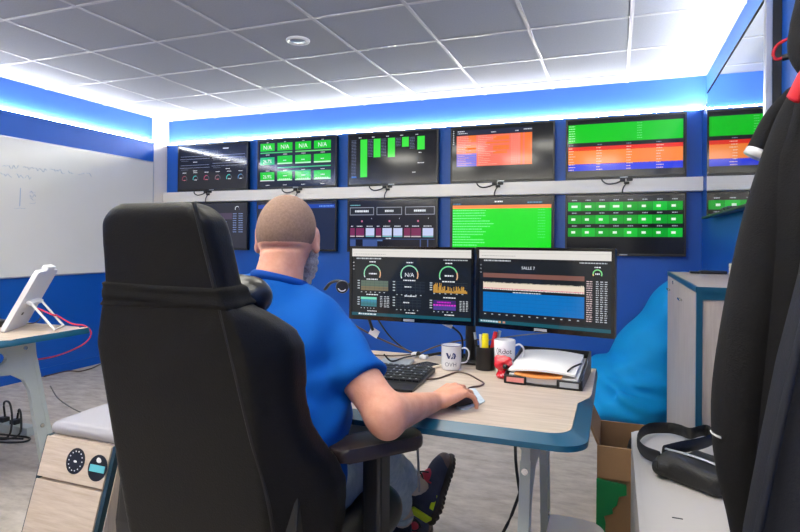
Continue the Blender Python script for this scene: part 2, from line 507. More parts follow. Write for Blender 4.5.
# ------------------------------------------------------------------ pictures on screens
class Pic:
    def __init__(s, P0, U, D):
        s.P0, s.U, s.D = Vector(P0), Vector(U), Vector(D); s.N = s.D.cross(s.U).normalized() * 1.0
        s.b = bmesh.new(); s.c = s.b.loops.layers.float_color.new('col'); s.asp = s.U.length/s.D.length
    def pt(s, u, v, l): return s.P0 + s.U*u + s.D*v + s.N*(l*.0003)
    def face(s, pts, c):
        f = s.b.faces.new([s.b.verts.new(p) for p in pts])
        for lo in f.loops: lo[s.c] = (*c, 1)
    def r(s, u0, v0, u1, v1, rgb, l=1, k=1):
        c = tuple(x*k for x in lin(rgb))
        s.face([s.pt(u0,v0,l), s.pt(u0,v1,l), s.pt(u1,v1,l), s.pt(u1,v0,l)], c)
    def text(s, st, u, v, h, rgb, l=3, k=1, w=1):
        """h = letter height as a fraction of the picture height"""
        V, F = text_mesh(st); c = tuple(x*k for x in lin(rgb)); sc = h/.7
        P = [s.pt(u+x*sc/s.asp*w, v-y*sc, l) for x, y, z in V]
        vs = [s.b.verts.new(p) for p in P]
        for f in F:
            try: ff = s.b.faces.new([vs[i] for i in f])
            except ValueError: continue
            for lo in ff.loops: lo[s.c] = (*c, 1)
    def dashes(s, u0, u1, v, n, h, rgb, fill=.6, l=2, k=1):
        st = (u1-u0)/n
        for i in range(n): s.r(u0+st*i, v, u0+st*(i+fill), v+h, rgb, l, k)
    def scribble(s, u0, u1, v, h, rgb, l=2, k=1):
        u = u0
        while u < u1:
            q = min(u1, u+random.uniform(.006, .022)); s.r(u, v, q, v+h, rgb, l, k); u = q+.004
    def gauge(s, u, v, R, segs, l=2, th=.22, a0=-25, a1=205):
        """segs: list of (fraction, rgb)"""
        f0 = 0
        for f1, rgb in segs:
            n = max(2, int(18*(f1-f0)))
            for i in range(n):
                q = [math.radians(a1+(a0-a1)*(f0+(f1-f0)*(i+d)/n)) for d in (0, 1)]
                pts = []
                for aa, rr in ((q[0], R), (q[0], R*(1-th)), (q[1], R*(1-th)), (q[1], R)):
                    pts.append(s.pt(u+rr*math.cos(aa)/s.asp, v-rr*math.sin(aa), l))
                s.face(pts, lin(rgb))
            f0 = f1
    def done(s, name, parent):
        me = bpy.data.meshes.new(name)
        bmesh.ops.transform(s.b, matrix=WM[parent.name].inverted(), verts=s.b.verts)
        s.b.to_mesh(me); s.b.free(); me.materials.append(M['screen'])
        o = bpy.data.objects.new(name, me); COL.objects.link(o); o.parent = parent; WM[o.name] = WM[parent.name].copy()
        return o

G = (8, 205, 40); GD = (4, 160, 34); W = (235, 240, 245); DK = (26, 28, 36); BLK = (10, 11, 14)

def tv_dash(p):         # upper row, first: thin line graphs and a row of dials
    p.r(0,0,1,1,(30,31,40),0)
    p.dashes(.66,.76,.09,1,.02,W,.8)
    for (u0,u1,v) in ((.02,.47,.24),(.5,.98,.24),(.02,.47,.44),(.5,.98,.42)):
        p.scribble(u0+.01,u1-.01,v,.012,(120,130,160)); p.dashes(u0,u1,v+.06,26,.012,(150,160,190),.5)
        p.dashes(u0+.02,u0+.13,v+.1,7,.012,(110,118,140),.6)
        p.scribble(u0+.2,u0+.26,v-.07+.2,.014,W)
    cs = [(150,70,90),(60,190,190),(190,70,110),(140,110,120),(70,210,200),(90,150,200)]
    for i,c in enumerate(cs):
        u = .09+.165*i
        p.gauge(u,.76,.075,[(.6,c),(1,(84,88,100))]); p.scribble(u-.03,u+.03,.61,.013,W); p.scribble(u-.015,u+.02,.775,.018,(220,120,130) if i in (0,2,3) else W)
def tv_tiles(p):        # upper row, second: green status tiles
    p.r(0,0,1,1,(12,22,46),0)
    cols = [(.025,.215),(.255,.45),(.49,.69),(.73,.94)]
    for i,(a,c) in enumerate(cols):
        p.r(a,.06,c,.225,G); p.text('N/A',(a+c)/2,.15,.085,W); p.scribble((a+c)/2-.01,(a+c)/2+.015,.035,.012,W)
        p.r(a,.34 if i else .36,c,.52,(20,190,110) if i==0 else G)
        p.r(a,.68,c,.87,G)
        p.scribble((a+c)/2-.02,(a+c)/2+.03,.3,.012,W); p.scribble((a+c)/2-.02,(a+c)/2+.03,.645,.012,W)
        p.scribble((a+c)/2-.02,(a+c)/2+.03,.955,.012,W)
        if i:
            p.r(a+.0,.49,c,.515,(200,250,205),2); p.r(a,.845,c,.868,(200,250,205),2)
            p.dashes(a+.02,c-.02,.825,6,.02,(200,250,205),.7); p.scribble((a+c)/2-.02,(a+c)/2+.02,.43,.014,W)
            p.scribble((a+c)/2-.02,(a+c)/2+.03,.76,.014,W)
    p.text('26.7%',.12,.45,.075,W,w=.85); p.text('26.9%',.12,.78,.075,W,w=.85)
    p.r(.025,.85,.215,.87,W,2)
    p.r(.025,.25,.45,.275,(70,200,110)); p.r(.49,.25,.94,.275,(110,220,120)); p.r(.255,.58,.94,.6,(60,200,130)); p.r(.255,.66,.69,.675,(60,200,130))
def tv_bars(p):         # upper row, third: green bars on black
    p.r(0,0,1,1,(20,21,27),0)
    for (lu,u0,u1,v1,lv) in ((.03,.135,.215,.86,.86),(.225,.29,.37,.47,.46),(.38,.455,.535,.48,.47),(.545,.615,.69,.29,.28),(.7,.785,.865,.36,.33)):
        p.r(u0,.1,u1,v1,(60,232,66)); p.scribble(u0-.02,u0+.01,.055,.014,W)
        v = .11
        while v < lv: p.scribble(lu,lu+.055,v,.011,(110,120,150)); v += .03
    p.r(.03,.84,.09,.87,(50,110,190)); p.scribble(.8,.83,.41,.014,W); p.scribble(.79,.86,.61,.014,W); p.scribble(.73,.77,.79,.012,W)
def tv_orange(p):       # upper row, fourth: orange table
    p.r(0,0,1,1,(22,24,26),0)
    p.r(.05,.05,.8,.14,(34,38,60)); p.scribble(.06,.13,.06,.016,W); p.scribble(.06,.16,.1,.012,W); p.scribble(.4,.45,.1,.014,W); p.scribble(.64,.67,.1,.014,W); p.scribble(.72,.8,.08,.016,W)
    p.r(.05,.15,.8,.73,(255,120,96)); p.r(.05,.49,.255,.73,(98,110,230),2)
    for (a,c,d,e) in ((.17,.25,.15,.27),(.05,.25,.38,.42),(.14,.25,.33,.48),(.42,.58,.18,.26),(.42,.58,.36,.44),(.34,.58,.29,.32),(.42,.56,.46,.51),(.73,.8,.15,.73),(.69,.71,.15,.73)):
        p.r(a,d,c,e,(255,124,40),2)
    for v in [.18+.033*i for i in range(17)]:
        p.r(.05,v,.8,v+.004,(225,110,100),3); p.scribble(.06,.06+random.uniform(.06,.15),v-.012,.007,(255,190,175),3); p.scribble(.27,.27+random.uniform(.05,.2),v-.012,.007,(255,190,175),3); p.dashes(.6,.69,v-.012,4,.007,(255,190,175),.6,3)
    for i in range(8): p.r(.012,.05+.035*i,.022,.063+.035*i,W)
def tv_stripes(p):      # upper row, fifth: green, orange and blue lists
    p.r(0,0,1,1,(16,17,19),0)
    p.r(.01,.08,.985,.4,(0,206,20)); p.r(.01,.47,.985,.54,(238,44,22)); p.r(.01,.53,.985,.78,(255,136,46)); p.r(.01,.77,.985,.89,(20,50,225))
    for i in range(7): p.scribble(.015,.07,.1+.042*i,.012,(180,255,190)); p.scribble(.61,.65,.1+.042*i,.01,(120,240,130))
    for v in [.49+.047*i for i in range(9)]:
        for u in (.015,.26,.52,.77): p.scribble(u,u+random.uniform(.03,.06),v,.012,(255,220,190))
    for u in (.015,.27,.52,.77): p.scribble(u,u+.04,.435,.012,(140,150,170))
def tv_grey(p):         # lower row, first
    p.r(0,0,1,1,(42,44,56),0)
    p.r(.1,.22,.8,.36,(76,62,86)); p.r(.1,.4,.72,.46,(50,56,92)); p.r(.42,.405,.72,.455,(120,140,190),2); p.r(.58,.52,.72,.72,(30,120,235))
    p.gauge(.87,.13,.06,[(.7,W),(1,(90,90,110))])
    for i in range(9): p.scribble(.81,.86,.23+.05*i,.018,(130,150,200)); p.scribble(.89,.95,.23+.05*i,.018,(130,150,200))
def tv_navy(p):         # lower row, second
    p.r(0,0,1,1,(34,42,66),0); p.r(0,.06,1,.14,(32,70,170)); p.scribble(.8,.98,.09,.02,(120,170,255)); p.r(.04,.04,.96,.06,(60,70,100))
    for i in range(5): p.scribble(.05,.3,.25+.12*i,.014,(70,84,120))
def tv_metrics(p):      # lower row, third: boxes with red and pale tiles
    p.r(0,0,1,1,(24,24,34),0); p.scribble(.02,.14,.09,.018,(120,190,190))
    for (a,c,n) in ((.015,.3,5),(.33,.62,3),(.655,.98,4)):
        p.r(a,.14,c,.3,(140,144,156),1); p.r(a+.008,.155,c-.008,.285,(34,36,44),2)
        m = (a+c)/2; p.scribble(m-.02*n*.8,m+.02*n*.8,.2,.04,W,3)
    for u in (.15,.47,.79): p.r(u,.405,u+.018,.44,(225,120,150)); p.r(u+.12,.36,u+.124,.38,W)
    for i,(a,c,k) in enumerate(((.02,.075,0),(.09,.185,0),(.205,.305,1),(.325,.385,0),(.4,.505,1),(.525,.625,1),(.645,.715,0),(.725,.83,0),(.85,.965,1))):
        p.r(a,.56,c,.71,(198,206,240) if k else (122,42,84)); p.scribble(a+.01,c-.02,.515,.014,W)
        p.r(a,.715,c,.735,(214,200,200) if not k else (120,190,200),2)
    p.r(.02,.77,.98,.785,(50,70,120)); p.scribble(.44,.5,.755,.02,W)
    p.r(.02,.79,.085,.99,(64,88,146)); p.r(.17,.79,.34,.99,(64,88,146)); p.r(.34,.79,.4,.82,(90,120,170),2)
    for u in (.82,.9): p.r(u,.78,u+.012,.98,(70,90,140))
def tv_green(p):        # lower row, fourth: green list under an orange line
    p.r(0,0,1,1,(24,28,36),0)
    p.scribble(.02,.1,.1,.02,(70,130,170)); p.scribble(.44,.52,.06,.025,W); p.scribble(.76,.9,.085,.02,(80,150,190))
    p.r(.012,.135,.985,.2,(255,140,70)); p.r(.012,.2,.985,.93,(0,228,24))
    for i,L in enumerate((.34,.33,.34,.29,.38,.42,.38,.3,.34,.31,.18,.32,.33,.25)):
        p.scribble(.015,.015+L,.222+.05*i,.018,(130,255,160)); 
        if i < 11: p.scribble(.86,.93,.222+.05*i,.012,(80,240,120))
def tv_grid(p):         # lower row, fifth: three rows of green tiles
    p.r(0,0,1,1,(16,17,20),0)
    for j in range(3):
        for i in range(8):
            u = .012+.122*i; v = .115+.225*j
            p.r(u,v,u+.119,v+.15,GD if (i+j)%3 else (10,190,48)); p.r(u+.03,v+.055,u+.03+(.055 if i<4 and j==0 else .035),v+.095,(225,250,228),2)
            p.scribble(u+.035,u+.08,v-.045,.016,(170,180,190)); p.r(u+.119,v,u+.122,v+.15,(0,110,30),2)

TVX = [-3.981, -2.962, -1.942, -.928, .06]
def tv(i, z, pic, label):
    x = TVX[i]; w, h = .9, .5
    t = thing('wall_screen', label, 'screen', (x, 4.905, z), 'wall screens in two rows')
    b = B(); box(b, x-w/2, x+w/2, 4.882, 4.925, z-h/2, z+h/2, .004); obj('housing', b, M['black_gloss'], t)
    b = B()
    for (x0,x1,z0,z1) in ((x-w/2,x-w/2+.012,z-h/2,z+h/2),(x+w/2-.012,x+w/2,z-h/2,z+h/2),(x-w/2+.012,x+w/2-.012,z+h/2-.012,z+h/2),(x-w/2+.012,x+w/2-.012,z-h/2,z-h/2+.02)):
        box(b, x0, x1, 4.876, 4.883, z0, z1)
    obj('bezel', b, M['black_plastic'], t)
    p = Pic((x-w/2+.012, 4.8815, z+h/2-.012), (w-.024,0,0), (0,0,-(h-.032))); pic(p); p.done('display', t)
    b = B(); box(b, x-.03, x+.03, 4.874, 4.88, z-h/2+.006, z-h/2+.014); obj('logo_plate', b, M['silver'], t)
    b = B(); box(b, x-.15, x+.15, 4.925, 4.951, z-.12, z+.12); obj('wall_bracket', b, M['black_plastic'], t)
U = ['black wall screen of thin line graphs and six small dials, upper row beside white pillar',
     'black wall screen with rows of green N/A tiles, upper row above the bald head',
     'black wall screen showing five green vertical bars of different length, upper row',
     'black wall screen showing an orange table with a violet block, upper row',
     'black wall screen with green, orange and blue bands, upper row at the right']
Lw = ['dark grey wall screen with a small blue square, lower row behind the chair back',
      'plain navy wall screen with a blue top bar, lower row behind the bald head',
      'black wall screen of boxed numbers with dark red and pale tiles, lower row',
      'black wall screen filled with a bright green list under an orange line, lower row',
      'black wall screen with three rows of eight green tiles, lower row at the right']
for i, f in enumerate((tv_dash, tv_tiles, tv_bars, tv_orange, tv_stripes)): tv(i, 1.968, f, U[i])
for i, f in enumerate((tv_grey, tv_navy, tv_metrics, tv_green, tv_grid)): tv(i, 1.347, f, Lw[i])

# white cable duct running between the two rows of screens
t = thing('cable_duct', 'long white cable duct along the blue wall between the two rows of screens', 'cable duct', (-2, 4.95, 1.66))
b = B(); box(b, XL+.03, XR+.0, 4.872, 4.949, 1.605, 1.714, .003); obj('channel', b, M['duct'], t)
b = B(); box(b, XL+.03, XR-.002, 4.868, 4.8725, 1.610, 1.654, .001); box(b, XL+.03, XR-.002, 4.868, 4.8725, 1.660, 1.709, .001); obj('cover', b, M['duct'], t)
wl = ['first', 'second', 'third', 'fourth', 'fifth']
wh = ['beside the white pillar', 'above the bald head', 'below the screen of green bars', 'below the orange table', 'below the striped screen']
for i, x in enumerate(TVX):
    dx = (-.03, .04, -.03, -.02, .02)[i]
    t = thing('power_cable', 'short black plug and looped cable on the white duct '+wh[i], 'cable', (x+dx, 4.86, 1.7), 'plugs on the white duct')
    x += dx
    b = B(); box(b, x-.05, x-.01, 4.845, 4.866, 1.69, 1.715, .005); box(b, x+.0, x+.045, 4.845, 4.866, 1.695, 1.722, .005); box(b, x-.02, x+.02, 4.85, 4.866, 1.67, 1.69, .004); obj('plug', b, M['cable'], t)
    b = B(); tube(b, [(x-.19,4.873,1.735),(x-.18,4.858,1.70),(x-.14,4.856,1.675),(x-.08,4.856,1.68),(x-.03,4.858,1.70)], .0055)
    tube(b, [(x+.0,4.858,1.68),(x-.02,4.856,1.65),(x-.03,4.856,1.62),(x-.03,4.858,1.60)], .005)
    obj('cord', b, M['cable'], t, True)

# whiteboard on the left wall
t = thing('whiteboard', 'large whiteboard with faint blue handwriting on the left blue wall', 'whiteboard', (XL, 3.5, 1.45))
b = B(); box(b, XL-.0, XL+.016, 2.3, 4.738, .882, 2.026); obj('panel', b, M['board'], t)
b = B()
for (y0,y1,z0,z1) in ((2.29,4.745,.872,.884),(2.29,4.745,2.024,2.034),(4.733,4.745,.872,2.034),(2.29,2.302,.872,2.034)):
    box(b, XL-.0, XL+.02, y0, y1, z0, z1, .002)
obj('frame', b, M['alu'], t)
rr = random.Random(3)
def stroke(y0, y1, z, hgt):
    y = y0; pts = []
    while y < y1:
        pts.append((XL+.0165, y, z+hgt*rr.uniform(-.5,.5))); y += .013
    b = B(); tube(b, pts, .0022, 4, n=2, flat=(.003,.0008)); obj('handwriting', b, M['ink'], t)
for (y0, y1, z) in ((3.14,3.28,1.79),(3.31,3.52,1.795),(3.55,3.70,1.80),(3.73,3.79,1.80),(3.83,3.90,1.80),(3.92,3.98,1.803),(3.1,3.22,1.715),(3.25,3.38,1.718)): stroke(y0, y1, z, .035)
stroke(3.24, 3.34, 1.45, .008)
b = B(); tube(b, [(XL+.0165,3.29,1.62),(XL+.0165,3.285,1.47)], .003, 4, False, flat=(.003,.0008)); obj('ink_line', b, M['ink'], t)
for k in range(4): stroke(3.37, 3.43, 1.60-.035*k, .03)
# mirror-like glossy board on the right wall
t = thing('glossy_wall_board', 'large mirror-like glossy board on the right wall reflecting the screens', 'wall board', (.6, 3.5, 1.8))
b = B(); box(b, .578, .6249, 2.692, 4.325, 1.375, 2.222, .002); obj('backing', b, M['black_plastic'], t)
b = B(); box(b, .5745, .5772, 2.72, 4.32, 1.38, 2.218); obj('glass', b, M['mirror'], t)
b = B(); box(b, .5665, .592, 2.688, 2.722, 1.37, 2.4, .003); obj('silver_edge', b, M['alu'], t)
b = B(); box(b, .57, .5775, 2.722, 4.326, 2.217, 2.223); obj('top_edge', b, M['black_plastic'], t)
b = B(); box(b, .545, .58, 2.722, 4.325, 1.368, 1.382, .003); obj('tray', b, M['black_plastic'], t)
b = B()
for y in (3.4, 3.52): box(b, .55, .575, y, y+.09, 1.383, 1.40, .004)
obj('clip', b, M['black_plastic'], t)
t = thing('red_cable', 'thin red looped cord with a black plug on the blue wall beside the coats', 'cord', (.62, 2.75, 2.0))
b = B(); tube(b, [(.624,2.44,1.975),(.595,2.48,1.965),(.565,2.5,1.95),(.552,2.5,1.918),(.562,2.5,1.898),(.585,2.5,1.90)], .006); obj('loop', b, M['red'], t, True)
b = B(); cyl(b, (.580,2.5,1.90), (.622,2.49,1.905), .012); obj('plug', b, M['black_plastic'], t, 40)

# ------------------------------------------------------------------ desks
def desk(x1, x0, yb, yf, label, leg_xs, leg_y):
    """desk with its right end at x1; the teal chamfered band runs along the front and round the front corners"""
    t = thing('desk', label, 'desk', ((x0+x1)/2, (yb+yf)/2, 0))
    zt = .74
    b = B(); prism(b, rrect(x0+.04, x1-.04, yf+.04, yb-.004, .05, 8, (.05,.05,.06,.06)), zt-.028, zt-.0005, 'xy')
    # wood widens to the edge behind the end of the band
    prism(b, [(x1-.041,yf+.33),(x1-.012,yf+.40),(x1-.006,yf+.44),(x1-.0045,yb-.05),(x1-.0045,yb-.005),(x1-.041,yb-.005)], zt-.028, zt-.0005, 'xy')
    prism(b, [(x0+.041,yf+.33),(x0+.012,yf+.40),(x0+.006,yf+.44),(x0+.0045,yb-.05),(x0+.0045,yb-.005),(x0+.041,yb-.005)], zt-.028, zt-.0005, 'xy')
    obj('tabletop', b, M['wood'], t)
    # band: inner edge / outer edge profiles swept front, chamfered
    inner, outer = [], []
    def arc(cx, cy, r, a0, a1, n=8): return [(cx+r*math.cos(math.radians(a0+(a1-a0)*k/n)), cy+r*math.sin(math.radians(a0+(a1-a0)*k/n))) for k in range(n+1)]
    ix0, ix1, iy = x0+.038, x1-.038, yf+.038
    inner = [(x0+.004,yb-.004),(x0+.004,yb-.05),(x0+.006,yf+.44),(x0+.014,yf+.40),(x0+.038,yf+.33)] + arc(ix0+.06, iy+.06, .06, 180, 270) + arc(ix1-.06, iy+.06, .06, 270, 360) + [(x1-.038,yf+.33),(x1-.014,yf+.40),(x1-.006,yf+.44),(x1-.004,yb-.05),(x1-.004,yb-.004)]
    outer = [(x0,yb-.004),(x0,yb-.05),(x0,yf+.44),(x0,yf+.40),(x0,yf+.33)] + arc(x0+.07, yf+.07, .07, 180, 270) + arc(x1-.07, yf+.07, .07, 270, 360) + [(x1,yf+.33),(x1,yf+.40),(x1,yf+.44),(x1,yb-.05),(x1,yb-.004)]
    b = B(); rings = []
    for (ax, ay), (ox, oy) in zip(inner, outer):
        rings.append([b.verts.new(p) for p in ((ax,ay,zt), (ox,oy,zt-.016), (ox,oy,zt-.03), (ax,ay,zt-.03))])
    skin_rings(b, rings); obj('edge_band', b, M['teal'], t, 35)
    b = B(); prism(b, [(x0+.06,yb-.005),(x1-.06,yb-.005),(x1-.06,yb),(x0+.06,yb)], zt-.03, zt-.001, 'xy'); obj('rear_edge', b, M['teal'], t)
    for lx in leg_xs:
        lp = []
        # plate leg: wide shoulder, arch between two splayed feet
        c = leg_y
        outl = [(-.215,.708),(.215,.708),(.222,.62),(.345,.0),(.268,.0),(.19,.44),(.16,.50),(.10,.54),(0,.55),(-.10,.54),(-.16,.50),(-.19,.44),(-.268,.0),(-.345,.0),(-.222,.62)]
        hole = [(.075*math.cos(2*PI*k/20), .625+.038*math.sin(2*PI*k/20)) for k in range(20)]
        b = B()
        # outline with an oval hole: build as two halves around the hole
        def half(sg):
            o = [(0,.708)]+[p for p in outl if p[0]*sg > 0]
            if sg > 0: pts = [(0,.708),(.215,.708),(.222,.62),(.345,0),(.268,0),(.19,.44),(.16,.50),(.10,.54),(0,.55)]
            else: pts = [(0,.55),(-.10,.54),(-.16,.50),(-.19,.44),(-.268,0),(-.345,0),(-.222,.62),(-.215,.708),(0,.708)]
            hh = [(.075*math.sin(math.radians(a))*sg, .625-.038*math.cos(math.radians(a))) for a in range(0, 181, 15)]
            if sg < 0: hh = hh[::-1]
            return [(c+p[0], p[1]) for p in pts+hh]
        th = .012
        for sg in (1, -1): prism(b, half(sg), lx-th, lx+th, 'yz')
        l = obj('leg', b, M['legmetal'], t)
        for sg in (1, -1):
            for (yy, zz) in ((sg*.165,.66),(sg*.255,.25)):
                for f in (1, -1):
                    b = B(); cyl(b, (lx+f*(th-.001),c+yy,zz), (lx+f*(th+.004),c+yy,zz), .011, .010, 14); obj('bolt', b, M['steel'], l, 40)
            A = Vector((lx, c+sg*.226, .60)); Z = Vector((lx, c+sg*.349, .0))
            b = B(); prism(b, [(A.y, A.z), (Z.y, Z.z), (Z.y-sg*.02, 0), (A.y-sg*.02, .60)], lx-.0145, lx+.0145, 'yz'); obj('flange', b, M['legmetal'], l)
            b = B(); cyl(b, (lx, c+sg*.2320, .575), (lx, c+sg*.2378, .5760), .0095, .009, 16); obj('bolt', b, M['steel'], l, 40)
    for lx in leg_xs:
        for sg in (1, -1):
            b = B(); prism(b, [(lx-.075,.708),(lx-.012,.708),(lx-.012,.625)], leg_y+sg*.212-.004, leg_y+sg*.212+.004, 'xz'); obj('bracket', b, M['legmetal'], t)
    b = B(); box(b, leg_xs[0]+.03, leg_xs[-1]-.03, leg_y-.03, leg_y+.03, .66, .708, .004); obj('crossbeam', b, M['legdark'], t)
    return t
desk(-.058, -1.48, 2.2, 1.372, 'pale oak desk with a teal front edge holding the twin monitors and mugs', (-1.32, -.226), 1.80)
desk(-2.555, -4.15, 2.19, 1.372, 'pale oak desk with teal edge holding the tilted white display, left of the room', (-3.97, -2.735), 1.80)

# ------------------------------------------------------------------ desk monitors
def monitor(P0, ang, w, h, pic, label, desk_note=None):
    """P0 = top left front corner; ang = heading of its width direction"""
    P0 = Vector(P0); U = Vector((math.cos(ang), math.sin(ang), 0)); N = Vector((U.y, -U.x, 0))
    c = P0 + U*w/2 - Vector((0,0,h/2))
    t = thing('monitor', label, 'monitor', c, 'twin desk monitors', ang)
    T = Matrix.Translation(c) @ Matrix.Rotation(ang, 4, 'Z')
    b = B(); box(b, -w/2, w/2, 0, .028, -h/2, h/2, .004, M=T); box(b, -w*.32, w*.32, .028, .045, -h*.3, h*.3, .006, M=T); obj('housing', b, M['black_plastic'], t)
    b = B()
    for (x0,x1,z0,z1) in ((-w/2,-w/2+.011,-h/2,h/2),(w/2-.011,w/2,-h/2,h/2),(-w/2+.011,w/2-.011,h/2-.010,h/2),(-w/2+.011,w/2-.011,-h/2,-h/2+.016)):
        box(b, x0, x1, -.004, .001, z0, z1, M=T)
    obj('bezel', b, M['black_gloss'], t)
    p = Pic(P0+U*.011-Vector((0,0,.010))+N*.0005, U*(w-.022), (0,0,-(h-.026))); pic(p); p.done('display', t)
    b = B(); box(b, -.022, .022, -.0052, -.0035, -h/2+.003, -h/2+.012, M=T); obj('logo_plate', b, M['silver'], t)
    return t

def browser(p):
    p.r(0,0,1,1,(24,29,33),0); p.r(0,0,1,.115,(226,222,216)); 
    p.r(0,.035,1,.038,(190,188,184),2); p.scribble(.02,.3,.075,.008,(170,168,166)); p.r(0,.115,1,.15,(18,22,26))
    p.scribble(.04,.26,.135,.018,(200,205,210)); p.scribble(.78,.97,.14,.014,(190,195,200))
    p.r(0,.955,1,1,(20,84,98)); 
    p.r(0,.15,.03,.955,(20,24,28))
    for i in range(3): p.r(.008,.2+.05*i,.02,.215+.05*i,(190,195,200))
def dash(p):
    browser(p)
    MINT = (150,220,180); 
    for i,(u,txt) in enumerate(((.18,None),(.5,'N/A'),(.82,None))):
        p.gauge(u,.37,.14,[(.05,(230,240,240)),(.8,MINT if i<2 else (120,220,150)),(1,(230,180,140))],2,.12)
        p.scribble(u-.025,u+.03,.185,.016,W)
        if txt: p.text(txt,u,.375,.06,W)
        else: p.scribble(u-.03,u+.04,.36,.02,W)
        p.scribble(u-.05,u+.05,.445,.016,W)
    def axes(u0,u1,v0,v1,bg,n=6):
        p.r(u0,v0,u1,v1,bg)
        for i in range(n): p.r(u0+(u1-u0)*i/n,v0,u0+(u1-u0)*i/n+.0015,v1,(60,70,74),2)
        for i in range(4): p.r(u0,v0+(v1-v0)*i/4,u1,v0+(v1-v0)*i/4+.003,(60,70,74),2); p.r(u0-.03,v0+(v1-v0)*i/4,u0-.01,v0+(v1-v0)*i/4+.016,(180,190,195),2)
        p.dashes(u0,u1,v1+.02,n,.012,(180,190,195),.3)
    axes(.08,.32,.47,.62,(92,110,96)); p.r(.08,.56,.32,.62,(122,112,84),1.5)
    axes(.39,.63,.47,.64,(26,32,40)); axes(.7,.97,.47,.6,(26,30,34))
    u = .7; rr = random.Random(5)
    while u < .968:
        hh = rr.uniform(.02,.12)*(1.2 if u < .8 else .8); p.r(u,.61-hh,u+.004,.615,(226,170,70),3); u += .006
    axes(.08,.22,.72,.86,(60,140,170),5); p.r(.08,.72,.22,.755,(120,220,190),3); p.r(.08,.80,.22,.86,(50,120,130),1.5)
    axes(.39,.6,.7,.86,(26,32,40)); p.scribble(.46,.52,.54,.016,W); p.scribble(.45,.5,.77,.016,W)
    axes(.7,.88,.72,.86,(70,30,110),5)
    p.scribble(.7,.88,.78,.02,(220,60,210),3); p.scribble(.73,.84,.74,.02,(200,40,200),3); p.r(.7,.8,.88,.86,(84,60,150),1.5)
    for i in range(7):
        for u in (.25,.285,.31): p.scribble(u,u+.02,.7+.025*i,.012,(190,195,200))
        for u in (.91,.935,.96): p.scribble(u,u+.016,.72+.022*i,.012,(190,195,200))
    for u in (.17,.5,.82): p.scribble(u-.04,u+.06,.675,.014,W); p.scribble(u-.03,u+.05,.92,.013,W)
    p.scribble(.06,.22,.965,.02,(210,225,230)); p.r(.065,.96,.075,.985,W,3)
def salle(p):
    browser(p)
    p.text('SALLE 7',.4,.235,.038,W)
    p.r(.035,.315,.815,.375,(128,86,76)); 
    p.r(.035,.45,.815,.53,(232,216,196)); p.scribble(.035,.815,.515,.012,(224,120,140),2); p.scribble(.035,.815,.53,.008,(240,240,240),2)
    for i in range(60):
        u = .035+.013*i; p.r(u,.445-random.random()*.012,u+.008,.45,(240,226,200),2)
    p.r(.035,.575,.815,.845,(0,112,190)); p.scribble(.28,.5,.56,.012,(210,220,225),2)
    for i in range(13): p.r(.035+.06*i,.575,.036+.06*i,.845,(0,96,170),2); p.dashes(.045+.06*i,.075+.06*i,.87,1,.012,(180,190,195),.5)
    for i in range(5): p.r(.035,.6+.05*i,.815,.603+.05*i,(0,96,170),2)
    p.gauge(.905,.28,.06,[(.1,(230,200,120)),(1,(130,220,140))],2,.25); p.scribble(.885,.93,.19,.014,W); p.scribble(.89,.92,.27,.018,W)
    for i in range(19):
        for u,k in ((.83,.04),(.895,.02),(.925,.02),(.955,.018)): p.scribble(u,u+k,.37+.0275*i,.012,(190,196,202) if k<.03 else (214,190,190))
    p.scribble(.015,.16,.965,.022,(190,215,225)); p.r(.165,.963,.185,.99,(210,160,110),3); p.r(.2,.963,.22,.99,(190,140,120),3); p.r(0,.93,1,.955,(24,36,42))
monitor((-.983,2.03,1.180), 0, .503, .287, dash, 'left of the twin black desk monitors, showing gauges and small line graphs')
monitor((-.472,2.03,1.182), -math.radians(11.5), .482, .288, salle, 'right of the twin black desk monitors, showing a wide blue chart titled SALLE 7')

t = thing('monitor_stand', 'black monitor pole clamped at the desk back between the two monitors', 'monitor arm', (-.52, 2.12, .74))
b = B(); box(b, -.575, -.465, 2.07, 2.17, .7405, .752, .004); obj('base', b, M['black_plastic'], t)
b = B(); cyl(b, (-.515,2.125,.75), (-.515,2.125,1.12), .0195); obj('pole', b, M['black_plastic'], t, 40)
b = B(); tube(b, [(-.515,2.125,1.03),(-.62,2.12,1.03),(-.73,2.082,1.035)], .016, 10, False); box(b, -.78, -.68, 2.0755, 2.088, .985, 1.085, .004); obj('left_bracket', b, M['black_plastic'], t, 40)
b = B(); tube(b, [(-.515,2.125,1.05),(-.4,2.10,1.05),(-.252,2.040,1.04)], .016, 10, False); box(b, -.05, .05, 0, .012, -.05, .05, .004, M=Matrix.Translation((-.2265,2.0275,1.038)) @ Matrix.Rotation(-math.radians(11.5), 4, 'Z')); obj('right_bracket', b, M['black_plastic'], t, 40)

# ------------------------------------------------------------------ things on the main desk
ZD = .7402
t = thing('enamel_mug', 'white enamel mug with a navy logo and OVH lettering, beside the monitor pole', 'mug', (-.552, 1.985, ZD))
cx, cy = -.552, 1.985
b = B(); lathe(b, (cx,cy,ZD), [(0,0),(.031,0),(.0345,.003),(.0365,.02),(.0365,.084),(.0378,.0865),(.0375,.088),(.0345,.087),(.0345,.02),(.03,.006),(0,.006)], 40); obj('body', b, M['mug'], t, 50)
b = B(); torus(b, (cx,cy,ZD+.0875), (0,0,1), .0365, .0014, 40); obj('rim', b, M['navy_ink'], t, True)
ha = Vector((.935,.355,0)); pts = [Vector((cx,cy,ZD))+ha*a+Vector((0,0,z)) for a, z in ((.035,.074),(.05,.076),(.062,.065),(.063,.045),(.054,.026),(.035,.022))]
b = B(); tube(b, pts, .0045, 8, flat=(.0045,.003)); obj('handle', b, M['mug'], t, True)
